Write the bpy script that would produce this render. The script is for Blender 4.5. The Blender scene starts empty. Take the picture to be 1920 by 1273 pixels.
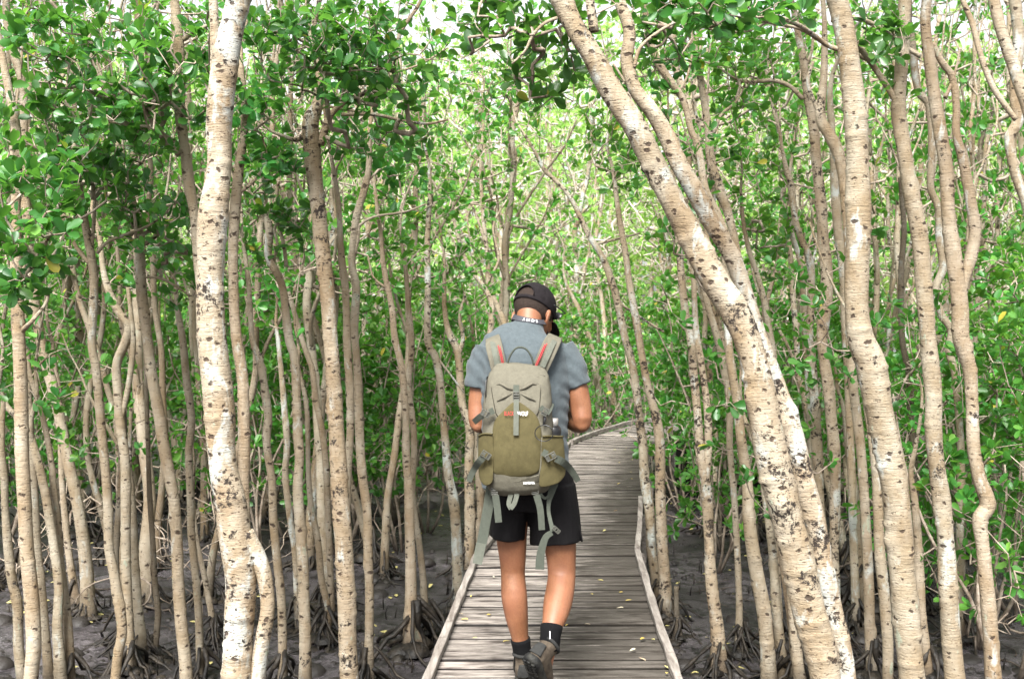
import bpy, bmesh, math, random
import numpy as np
from mathutils import Vector, Matrix, noise
R = math.radians
random.seed(7); RNG = np.random.default_rng(7)
SC = bpy.context.scene
COL = SC.collection
# ---------------------------------------------------------------- camera
CAMZ = 1.58; PITCH = R(1.05); FPX = 2000.0; CX, CY = 960.0, 636.5
cam = bpy.data.cameras.new('camera'); cam.sensor_width = 36.0; cam.lens = 36.0*FPX/1920.0
cam.clip_end = 500.0; cam.clip_start = 0.05
cam.dof.use_dof = True; cam.dof.focus_distance = 5.0; cam.dof.aperture_fstop = 5.6
camo = bpy.data.objects.new('camera', cam); COL.objects.link(camo)
camo.location = (0, 0, CAMZ); camo.rotation_euler = (math.pi/2-PITCH, 0, 0)
SC.camera = camo
# ---------------------------------------------------------------- sky, sun, exposure
SUN_EL, SUN_AZ = R(52), R(195)
w = bpy.data.worlds.new('World'); SC.world = w; w.use_nodes = True
nt = w.node_tree; nt.nodes.clear()
sky = nt.nodes.new('ShaderNodeTexSky'); sky.sky_type = 'NISHITA'; sky.sun_disc = False
sky.sun_elevation = SUN_EL; sky.sun_rotation = SUN_AZ; sky.dust_density = 4.0; sky.air_density = 1.0; sky.ozone_density = 1.0
hs = nt.nodes.new('ShaderNodeHueSaturation'); hs.inputs['Saturation'].default_value = 0.12; hs.inputs['Value'].default_value = 1.0
bg = nt.nodes.new('ShaderNodeBackground'); bg.inputs['Strength'].default_value = 0.11
out = nt.nodes.new('ShaderNodeOutputWorld')
nt.links.new(sky.outputs[0], hs.inputs['Color']); nt.links.new(hs.outputs[0], bg.inputs['Color']); nt.links.new(bg.outputs[0], out.inputs[0])
sl = bpy.data.lights.new('sun', 'SUN'); sl.energy = 3.6; sl.angle = R(24); sl.color = (1.0, 0.975, 0.93)
so = bpy.data.objects.new('sun', sl); COL.objects.link(so)
sd = Vector((math.sin(SUN_AZ)*math.cos(SUN_EL), math.cos(SUN_AZ)*math.cos(SUN_EL), math.sin(SUN_EL)))
so.rotation_euler = sd.to_track_quat('Z', 'Y').to_euler()
SC.view_settings.view_transform = 'Standard'; SC.view_settings.look = 'None'
SC.view_settings.exposure = 1.78; SC.view_settings.gamma = 1.0; SC.view_settings.use_curve_mapping = False
cy = SC.cycles
cy.max_bounces = 6; cy.diffuse_bounces = 4; cy.glossy_bounces = 2; cy.transmission_bounces = 3; cy.transparent_max_bounces = 4
cy.caustics_reflective = False; cy.caustics_refractive = False; cy.use_denoising = True; cy.volume_bounces = 1; cy.volume_step_rate = 4

# ---------------------------------------------------------------- helpers
CP, SP = math.cos(PITCH), math.sin(PITCH)
def at(px, py, Y):
    a = (px-CX)/FPX; b = (CY-py)/FPX
    dx, dy, dz = a, CP+b*SP, -SP+b*CP
    t = Y/dy
    return np.array((dx*t, Y, CAMZ+dz*t))
def tag(o, label=None, cat=None, group=None, kind=None):
    if label: o['label'] = label
    if cat: o['category'] = cat
    if group: o['group'] = group
    if kind: o['kind'] = kind
    return o
def empty(name, loc=(0, 0, 0), label=None, cat=None, group=None):
    o = bpy.data.objects.new(name, None); COL.objects.link(o); o.location = loc; o.empty_display_size = 0.1
    return tag(o, label, cat, group)
class MB:
    """collects verts / faces (numpy) and links them as one mesh"""
    def __init__(s): s.V = []; s.F = []; s.n = 0; s.A = []; s.M = []; s.mi = 0
    def add(s, v, f, a=None):
        v = np.asarray(v, float).reshape(-1, 3)
        s.V.append(v)
        for x in f:
            x = np.asarray(x)
            if len(x): s.F.append(x.reshape(-1, x.shape[-1])+s.n); s.M.append(np.full(len(s.F[-1]), s.mi))
        s.A.append(np.zeros(len(v)) if a is None else np.broadcast_to(a, len(v)).astype(float))
        s.n += len(v)
    def mesh(s, name, mat, smooth=True, org=(0, 0, 0)):
        me = bpy.data.meshes.new(name)
        if s.n == 0: return me
        V = np.concatenate(s.V)-np.asarray(org, float)
        me.vertices.add(len(V)); me.vertices.foreach_set('co', V.ravel())
        loops = np.concatenate([f.ravel() for f in s.F]); sizes = np.concatenate([np.full(len(f), f.shape[1]) for f in s.F])
        me.loops.add(len(loops)); me.loops.foreach_set('vertex_index', loops.astype(np.int32))
        me.polygons.add(len(sizes)); st = np.concatenate([[0], np.cumsum(sizes)[:-1]])
        me.polygons.foreach_set('loop_start', st.astype(np.int32))
        me.polygons.foreach_set('use_smooth', np.full(len(sizes), smooth))
        at_ = me.attributes.new('vary', 'FLOAT', 'POINT'); at_.data.foreach_set('value', np.concatenate(s.A).astype(np.float32))
        me.polygons.foreach_set('material_index', np.concatenate(s.M).astype(np.int32))
        me.update(calc_edges=True); me.validate()
        for m_ in (mat if isinstance(mat, (list, tuple)) else [mat]):
            if m_: me.materials.append(m_)
        return me
    def build(s, name, mat, parent=None, smooth=True, org=(0, 0, 0)):
        o = bpy.data.objects.new(name, s.mesh(name, mat, smooth, org)); COL.objects.link(o); o.parent = parent
        return o
def frames(P):
    P = np.asarray(P, float); T = np.gradient(P, axis=0); T /= np.linalg.norm(T, axis=1)[:, None]+1e-12
    N = np.zeros_like(T); r = np.array((1., 0, 0)) if abs(T[0][0]) < .8 else np.array((0, 1., 0))
    n = r-T[0]*r.dot(T[0]); N[0] = n/np.linalg.norm(n)
    for i in range(1, len(P)):
        n = N[i-1]-T[i]*N[i-1].dot(T[i]); N[i] = n/(np.linalg.norm(n)+1e-12)
    return T, N, np.cross(T, N)
def tube(mb, P, r, sides=8, rad=None, cap=True, a=None):
    """r: radius per point; rad: optional (n, sides) multiplier"""
    P = np.asarray(P, float); n = len(P); r = np.broadcast_to(r, n)
    T, N, B = frames(P); th = np.arange(sides)*2*math.pi/sides
    m = np.ones((n, sides)) if rad is None else rad
    V = P[:, None, :]+(r[:, None]*m)[:, :, None]*(np.cos(th)[None, :, None]*N[:, None, :]+np.sin(th)[None, :, None]*B[:, None, :])
    i = np.arange(n-1)[:, None]*sides; j = np.arange(sides)[None, :]; k = (j+1) % sides
    Q = np.stack([i+j, i+k, i+sides+k, i+sides+j], -1).reshape(-1, 4)
    V = V.reshape(-1, 3)
    if cap:
        V = np.concatenate([V, P[:1], P[-1:]]); c0, c1 = n*sides, n*sides+1
        jj = np.arange(sides); kk = (jj+1) % sides
        tri = np.concatenate([np.stack([kk, jj, np.full(sides, c0)], -1), np.stack([jj+(n-1)*sides, kk+(n-1)*sides, np.full(sides, c1)], -1)])
        mb.add(V, [Q, tri], a)
    else: mb.add(V, [Q], a)
def resample(pts, ds):
    """catmull-rom through rows (x, y, z, r ...)"""
    p = np.asarray(pts, float); p = np.vstack([2*p[0]-p[1], p, 2*p[-1]-p[-2]]); out = []
    for i in range(1, len(p)-2):
        L = np.linalg.norm(p[i+1][:3]-p[i][:3]); n = max(1, int(L/ds))
        for t in np.arange(n)/n:
            a, b, c, d = p[i-1], p[i], p[i+1], p[i+2]
            out.append(.5*((2*b)+(-a+c)*t+(2*a-5*b+4*c-d)*t*t+(-a+3*b-3*c+d)*t**3))
    out.append(p[-2]); return np.array(out)
BOXF = np.array([(0, 3, 2, 1), (4, 5, 6, 7), (0, 1, 5, 4), (1, 2, 6, 5), (2, 3, 7, 6), (3, 0, 4, 7)])
def box(mb, c, s, rot=None, a=None):
    v = np.array([(-1, -1, -1), (1, -1, -1), (1, 1, -1), (-1, 1, -1), (-1, -1, 1), (1, -1, 1), (1, 1, 1), (-1, 1, 1)], float)*np.asarray(s)/2
    if rot is not None: v = v @ np.array(rot).T
    mb.add(v+np.asarray(c), [BOXF], a)
def bevel(o, wd=.003, seg=2):
    m = o.modifiers.new('bevel', 'BEVEL'); m.width = wd; m.segments = seg; m.limit_method = 'ANGLE'; m.angle_limit = R(35); return o

# ---------------------------------------------------------------- materials
class NT:
    def __init__(s, name):
        s.m = bpy.data.materials.new(name); s.m.use_nodes = True; s.t = s.m.node_tree; s.t.nodes.clear()
        s.o = s.n('ShaderNodeOutputMaterial')
    def n(s, t, **k):
        x = s.t.nodes.new(t)
        for a, b in k.items():
            if a.startswith('i_'): x.inputs[a[2:].replace('_', ' ')].default_value = b
            else: setattr(x, a, b)
        return x
    def l(s, a, b): s.t.links.new(a, b)
    def noise(s, vec, scale, detail=4, rough=.55, dist=0):
        x = s.n('ShaderNodeTexNoise'); x.inputs['Scale'].default_value = scale; x.inputs['Detail'].default_value = detail
        x.inputs['Roughness'].default_value = rough; x.inputs['Distortion'].default_value = dist
        if vec is not None: s.l(vec, x.inputs['Vector'])
        return x.outputs['Fac']
    def ramp(s, f, *st):
        x = s.n('ShaderNodeValToRGB'); e = x.color_ramp.elements
        while len(e) < len(st): e.new(.5)
        for i, (p, c) in enumerate(st):
            e[i].position = p; e[i].color = (c, c, c, 1) if isinstance(c, (int, float)) else (*c, 1)
        s.l(f, x.inputs[0]); return x.outputs[0]
    def mix(s, f, a, b, mode='MIX'):
        x = s.n('ShaderNodeMix', data_type='RGBA', blend_type=mode)
        for sock, v in ((x.inputs[0], f), (x.inputs[6], a), (x.inputs[7], b)):
            if isinstance(v, bpy.types.NodeSocket): s.l(v, sock)
            elif isinstance(v, (int, float)): sock.default_value = v if sock.type == 'VALUE' else (v, v, v, 1)
            else: sock.default_value = (*v, 1)
        return x.outputs[2]
    def math(s, op, a, b=0., c=None):
        x = s.n('ShaderNodeMath', operation=op)
        for k, v in enumerate((a, b) if c is None else (a, b, c)):
            if isinstance(v, bpy.types.NodeSocket): s.l(v, x.inputs[k])
            else: x.inputs[k].default_value = v
        return x.outputs[0]
    def map(s, scale=(1, 1, 1), kind='Object', off=None):
        tc = s.n('ShaderNodeTexCoord'); mp = s.n('ShaderNodeMapping'); s.l(tc.outputs[kind], mp.inputs[0]); mp.inputs['Scale'].default_value = scale
        if off is not None: s.l(off, mp.inputs['Location'])
        return mp.outputs[0]
    def bsdf(s, col, rough=.7, spec=.3, bump=None, bs=.3, bd=.01, **k):
        p = s.n('ShaderNodeBsdfPrincipled')
        if isinstance(col, bpy.types.NodeSocket): s.l(col, p.inputs['Base Color'])
        else: p.inputs['Base Color'].default_value = (*col, 1)
        if isinstance(rough, bpy.types.NodeSocket): s.l(rough, p.inputs['Roughness'])
        else: p.inputs['Roughness'].default_value = rough
        p.inputs['Specular IOR Level'].default_value = spec
        for a, b in k.items(): p.inputs[a.replace('_', ' ')].default_value = b
        if bump is not None:
            b = s.n('ShaderNodeBump'); b.inputs['Strength'].default_value = bs; b.inputs['Distance'].default_value = bd
            s.l(bump, b.inputs['Height']); s.l(b.outputs[0], p.inputs['Normal'])
        s.l(p.outputs[0], s.o.inputs[0]); return p

def mat_bark(name, base, pale, lichen, spots, far=False):
    """object colour: r = amount of pale lichen, g = amount of dark scars, b = brightness"""
    t = NT(name); oi = t.n('ShaderNodeObjectInfo'); sp = t.n('ShaderNodeSeparateColor'); t.l(oi.outputs['Color'], sp.inputs[0])
    rnd = t.n('ShaderNodeCombineXYZ'); m = t.math('MULTIPLY', oi.outputs['Random'], 37.0); t.l(m, rnd.inputs[0]); t.l(m, rnd.inputs[2])
    V = t.map((1, 1, 1), off=rnd.outputs[0]); VH = t.map((5, 5, 42), off=rnd.outputs[0]); VM = t.map((1, 1, .45), off=rnd.outputs[0])
    n1 = t.noise(V, 7, 5, .6); c = t.mix(t.ramp(n1, (.35, 0.), (.68, 1.)), base, pale)
    n5 = t.noise(VM, 4.2, 5, .65); c = t.mix(t.ramp(n5, (.42, 0.), (.64, .72)), c, tuple(x*y for x, y in zip(base, (.74, .62, .48))))
    # horizontal growth rings and lenticels
    n2 = t.noise(VH, 2.2, 5, .7, .6); c = t.mix(t.ramp(n2, (.58, 0.), (.68, .45)), c, (.13, .088, .054))
    # lichen
    n3 = t.noise(VM, 8.5, 5, .65, .4); th = t.math('ADD', n3, t.math('MULTIPLY', sp.outputs[0], .22))
    c = t.mix(t.ramp(t.math('ADD', th, t.math('MULTIPLY', t.noise(V, 48, 4, .7), .10)), (.70, 0.), (.80, lichen*.85)), c, (.47, .485, .45))
    n6 = t.noise(VM, 15, 3, .6); c = t.mix(t.ramp(n6, (.67, 0.), (.72, .6)), c, (.33, .37, .28))
    # round scars and black fungus
    def warp(scale, amp, fr):
        vm = t.n('ShaderNodeVectorMath', operation='MULTIPLY_ADD'); nn = t.n('ShaderNodeTexNoise', i_Scale=fr); t.l(V, nn.inputs['Vector'])
        t.l(nn.outputs['Color'], vm.inputs[0]); vm.inputs[1].default_value = (amp, amp, amp*.8); t.l(t.map(scale, off=rnd.outputs[0]), vm.inputs[2]); return vm.outputs[0]
    vo = t.n('ShaderNodeTexVoronoi', i_Scale=17.0); t.l(warp((1, 1, 1.5), .055, 26), vo.inputs['Vector'])
    dist = t.math('ADD', vo.outputs['Distance'], t.math('MULTIPLY', t.noise(V, 45, 3, .7), .55))
    sc = t.ramp(dist, (.44, 1.), (.58, 0.))
    cs = t.n('ShaderNodeSeparateColor'); t.l(vo.outputs['Color'], cs.inputs[0])
    pick = t.math('LESS_THAN', cs.outputs[0], t.math('MULTIPLY', sp.outputs[1], .62)); sc = t.math('MULTIPLY', sc, pick)
    c = t.mix(t.math('MULTIPLY', sc, spots), c, (.055, .036, .026))
    vq = t.n('ShaderNodeTexVoronoi', i_Scale=40.0); t.l(warp((1, 1, 3.0), .05, 40), vq.inputs['Vector'])
    cq = t.n('ShaderNodeSeparateColor'); t.l(vq.outputs['Color'], cq.inputs[0])
    s2 = t.math('MULTIPLY', t.ramp(vq.outputs['Distance'], (.22, 1.), (.36, 0.)), t.math('LESS_THAN', cq.outputs[1], t.math('MULTIPLY', sp.outputs[1], .38)))
    c = t.mix(t.math('MULTIPLY', s2, .85), c, (.075, .045, .03))
    n4 = t.noise(V, 5.5, 6, .75, .3); f4 = t.ramp(t.math('ADD', n4, t.math('MULTIPLY', sp.outputs[1], .12)), (.675, 0.), (.70, 1.))
    f4 = t.math('MULTIPLY', f4, t.ramp(t.noise(V, 42, 3, .7), (.44, 0.), (.54, 1.)))
    c = t.mix(f4, c, (.035, .027, .022))
    c = t.mix(t.math('MULTIPLY', oi.outputs['Random'], .8), c, t.mix(1.0, c, (.90, .97, 1.0), 'MULTIPLY'))
    # mud stain low down (real height), brightness of the tree
    g = t.n('ShaderNodeNewGeometry'); sx = t.n('ShaderNodeSeparateXYZ'); t.l(g.outputs['Position'], sx.inputs[0])
    z = t.math('ADD', sx.outputs[2], t.math('MULTIPLY', t.noise(V, 6, 4), -.35))
    c = t.mix(1.0, c, t.ramp(sp.outputs[2], (0, 0.), (1, 1.)), 'MULTIPLY')
    c = t.mix(t.ramp(t.math('MULTIPLY', t.math('ADD', z, 1.0), 1.0), (.06, .96), (.34, 0.)), c, (.030, .023, .018))
    hb = t.math('ADD', t.math('MULTIPLY', n2, .8), t.math('ADD', t.math('MULTIPLY', t.noise(V, 55, 4), .5), t.math('MULTIPLY', sc, -.9)))
    t.bsdf(c, .82, .18, hb, .7, .015)
    return t.m
BARK = mat_bark('mangrove bark', (.285, .222, .148), (.41, .352, .272), .9, .93)
def mat_leaf(name, dark, mid, light, trans, tr=.38, rough=.36):
    t = NT(name); a = t.n('ShaderNodeAttribute', attribute_name='vary'); oi = t.n('ShaderNodeObjectInfo')
    c = t.ramp(a.outputs['Fac'], (0., dark), (.55, mid), (.93, light), (1., (.42, .36, .05)))
    hv = t.n('ShaderNodeHueSaturation'); t.l(c, hv.inputs['Color']); t.l(t.math('ADD', t.math('MULTIPLY', oi.outputs['Random'], .5), .78), hv.inputs['Value'])
    t.l(t.math('ADD', t.math('MULTIPLY', oi.outputs['Random'], .022), .489), hv.inputs['Hue'])
    p = t.bsdf(hv.outputs[0], rough, .5)
    tb = t.n('ShaderNodeBsdfTranslucent'); t.l(t.mix(.55, hv.outputs[0], trans), tb.inputs[0])
    mx = t.n('ShaderNodeMixShader'); mx.inputs[0].default_value = tr
    t.l(p.outputs[0], mx.inputs[1]); t.l(tb.outputs[0], mx.inputs[2]); t.l(mx.outputs[0], t.o.inputs[0])
    return t.m
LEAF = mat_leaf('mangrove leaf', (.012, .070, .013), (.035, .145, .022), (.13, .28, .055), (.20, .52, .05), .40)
LEAF_FAR = mat_leaf('leaf with painted sunlight', (.12, .27, .045), (.25, .45, .085), (.45, .62, .20), (.52, .78, .20), .5, .42)  # lighter copy of the leaf colours, sunlight on the far canopy painted in
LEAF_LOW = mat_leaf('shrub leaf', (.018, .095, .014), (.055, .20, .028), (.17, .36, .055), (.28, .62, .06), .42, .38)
t = NT('twig bark'); V = t.map(); g = t.n('ShaderNodeNewGeometry'); sx = t.n('ShaderNodeSeparateXYZ'); t.l(g.outputs['Position'], sx.inputs[0])
low = t.ramp(t.math('ADD', sx.outputs[2], t.math('ADD', t.math('MULTIPLY', t.noise(V, 6, 3), -.3), 1.05)), (.15, 1.), (.50, 0.))
t.bsdf(t.mix(low, t.mix(t.ramp(t.noise(V, 14, 4, .7), (.35, 0.), (.65, 1.)), (.15, .11, .078), (.40, .335, .27)), (.03, .023, .018)), .8, .2, t.noise(V, 60, 3), .5, .005); TWIG = t.m
TWIG_PALE = None
t = NT('pale twig bark'); V = t.map(); t.bsdf(t.mix(t.ramp(t.noise(V, 9, 4, .7), (.35, 0.), (.65, 1.)), (.30, .24, .19), (.56, .51, .44)), .8, .2); TWIG_PALE = t.m
t = NT('muddy root'); V = t.map()
t.bsdf(t.mix(t.ramp(t.noise(V, 9, 4, .7), (.4, 0.), (.7, 1.)), (.005, .004, .003), (.036, .027, .018)), .6, .35, t.noise(V, 40, 4), .8, .01); ROOT = t.m
t = NT('estuary mud'); V = t.map(kind='Object')
n = t.noise(V, 1.1, 5, .6); n2 = t.noise(V, 9, 6, .7)
c = t.mix(t.ramp(n, (.38, 0.), (.66, 1.)), (.020, .017, .018), (.110, .097, .103))  # paler patches put the wet sky reflection into the mud colour
c = t.mix(t.ramp(n2, (.46, 0.), (.62, .9)), c, (.005, .004, .004))
t.bsdf(c, t.ramp(n, (.4, .42), (.62, .14)), .5, t.math('ADD', n2, t.math('MULTIPLY', t.noise(V, 45, 3), .35)), .9, .04); MUD = t.m
t = NT('clod'); V = t.map()
t.bsdf(t.mix(t.noise(V, 12, 3), (.006, .005, .004), (.030, .024, .021)), .6, .4, t.noise(V, 40, 3), .6, .01); CLOD = t.m
# weathered boards
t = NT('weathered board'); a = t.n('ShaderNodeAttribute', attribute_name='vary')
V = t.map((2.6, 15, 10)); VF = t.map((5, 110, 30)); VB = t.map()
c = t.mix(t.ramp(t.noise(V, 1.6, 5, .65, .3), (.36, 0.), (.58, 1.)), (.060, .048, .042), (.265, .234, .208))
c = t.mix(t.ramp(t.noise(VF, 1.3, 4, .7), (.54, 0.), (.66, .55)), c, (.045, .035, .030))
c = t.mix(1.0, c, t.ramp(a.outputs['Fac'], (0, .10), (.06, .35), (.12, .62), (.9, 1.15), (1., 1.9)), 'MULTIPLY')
g = t.n('ShaderNodeNewGeometry'); sx = t.n('ShaderNodeSeparateXYZ'); t.l(g.outputs['Position'], sx.inputs[0])
# dark algae along the right-hand edge, thickest round 8 to 12 m out
edge = t.math('SUBTRACT', sx.outputs[0], t.math('ADD', t.math('MULTIPLY', sx.outputs[1], .152), -.82))   # distance from a slanting line
edge = t.math('ADD', edge, t.math('MULTIPLY', t.math('SUBTRACT', t.noise(t.map((2.2, 24, 1)), 1.5, 5, .75), .5), 1.7))
edge = t.math('ADD', edge, t.math('MULTIPLY', a.outputs['Fac'], .22))
c = t.mix(t.math('MULTIPLY', t.ramp(edge, (.12, 0.), (.40, .93)), t.ramp(t.math('MULTIPLY', sx.outputs[1], .05), (.2, .75), (.45, .95), (.62, .95), (.72, .2))), c, (.014, .011, .007))
t.bsdf(c, .78, .25, t.math('ADD', t.noise(VF, 1.3, 4, .7), t.noise(VB, 50, 3)), .6, .006); BOARD = t.m
t = NT('kerb timber'); V = t.map((30, 3, 30)); VB = t.map()
c = t.mix(t.ramp(t.noise(V, 1., 5, .7), (.35, 0.), (.65, 1.)), (.10, .082, .07), (.27, .245, .22))
c = t.mix(t.ramp(t.noise(VB, 9, 5, .7), (.58, 0.), (.70, .8)), c, (.06, .045, .035))
t.bsdf(c, .8, .2, t.noise(V, 2, 4), .7, .008); KERB = t.m
# ================================================================ ground
MUDZ = -0.75
def mud_h(x, y):
    v = Vector((x, y, 0))
    return MUDZ+.05*noise.noise(v*.55)+.035*noise.noise(v*2.1+Vector((9, 0, 0)))+.030*max(0, noise.noise(v*6.3))+.010*noise.noise(v*15)
def ground():
    mb = MB()
    nx, ny = 200, 230; xs = np.linspace(-8, 9, nx); ys = 3+22*np.linspace(0, 1, ny)**1.4
    Vv = np.array([(x, y, mud_h(x, y)) for y in ys for x in xs]).reshape(ny, nx, 3)
    i = np.arange(ny-1)[:, None]*nx; j = np.arange(nx-1)[None, :]
    mb.add(Vv.reshape(-1, 3), [np.stack([i+j, i+j+1, i+nx+j+1, i+nx+j], -1).reshape(-1, 4)])
    # skirt joined on to the rim, out to the horizon
    rim = [Vv[0, k] for k in range(nx)]+[Vv[k, -1] for k in range(1, ny)]+[Vv[-1, k] for k in range(nx-2, -1, -1)]+[Vv[k, 0] for k in range(ny-2, 0, -1)]
    rim = np.array(rim); c = np.array((.5, 14, 0)); outer = rim.copy(); d = rim-c; d[:, 2] = 0
    outer[:, :2] = c[:2]+d[:, :2]*30; outer[:, 2] = MUDZ; mid = rim.copy(); mid[:, :2] = c[:2]+d[:, :2]*1.6; mid[:, 2] = MUDZ-.02
    n = len(rim); k = np.arange(n); k2 = (k+1) % n
    mb.add(np.concatenate([rim, mid, outer]), [np.stack([k, n+k, n+k2, k2], -1), np.stack([n+k, 2*n+k, 2*n+k2, n+k2], -1)])
    o = mb.build('mud_ground', MUD); tag(o, 'dark wet estuary mud under the trees', kind='structure')
ground()
def lump(mb, c, r, sq=.6, a=None):
    th = np.linspace(0, 2*math.pi, 8, endpoint=False); V = []
    for k, ph in enumerate((0, .5, 1.0, 1.35)):
        V += [(math.cos(x)*math.cos(ph)*r*random.uniform(.75, 1.2), math.sin(x)*math.cos(ph)*r*random.uniform(.75, 1.2), math.sin(ph)*r*sq*random.uniform(.8, 1.15)) for x in th]
    V.append((0, 0, r*sq*1.05)); V = np.array(V)+np.array(c)
    F = [(k*8+j, k*8+(j+1) % 8, k*8+8+(j+1) % 8, k*8+8+j) for k in range(3) for j in range(8)]
    T = [(24+j, 24+(j+1) % 8, 32) for j in range(8)]
    mb.add(V, [np.array(F), np.array(T)], a)
def clods():
    mb = MB()
    for i in range(4200):
        y = random.uniform(5.5, 18); x = random.uniform(-.55*y-1, .55*y+1)
        if noise.noise(Vector((x*.9, y*.9, 4))) < -.05: continue
        lump(mb, (x, y, mud_h(x, y)-.006), random.uniform(.008, .035) if random.random() < .93 else random.uniform(.05, .1), .7)
    for i in range(230):
        y = random.uniform(6.0, 17); x = random.uniform(-.52*y-1, .52*y+1)
        if -.9 < x < 1.6 and y < 9: continue
        for k in range(3): q = random.uniform(.04, .13); lump(mb, (x+random.uniform(-.1, .1), y+random.uniform(-.1, .1), mud_h(x, y)-q*.25), q, random.uniform(.35, .8))
    tag(mb.build('mud_clods', CLOD), 'crab-worked clods of dark mud', kind='stuff')
    mb = MB()
    for i in range(1500):   # upright breathing roots
        y = random.uniform(6.5, 16); x = random.uniform(-.5*y-1, .5*y+1)
        if noise.noise(Vector((x*.8, y*.8, 14))) < .0: continue
        z = mud_h(x, y); h = random.uniform(.03, .14)
        tube(mb, [(x, y, z-.02), (x+random.uniform(-.01, .01), y, z+h*.5), (x+random.uniform(-.02, .02), y, z+h)], [.006, .005, .002], 5)
    tag(mb.build('breathing_roots', ROOT), 'short upright breathing roots poking from the mud', kind='stuff')
clods()
def sticks():
    mb = MB()
    for i in range(260):
        y = random.uniform(6.0, 15); x = random.uniform(-.52*y-1, .52*y+1); a = random.uniform(0, 6.28); L = random.uniform(.08, .45); P = []
        for u in np.linspace(-.5, .5, 6):
            px, py = x+math.cos(a+u*.6)*L*u, y+math.sin(a+u*.6)*L*u; P.append((px, py, mud_h(px, py)+.008+random.uniform(0, .006)))
        tube(mb, P, np.linspace(random.uniform(.003, .008), .002, 6), 5)
    tag(mb.build('fallen_twigs', TWIG), 'small fallen twigs strewn over the mud', kind='stuff')
sticks()
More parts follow.
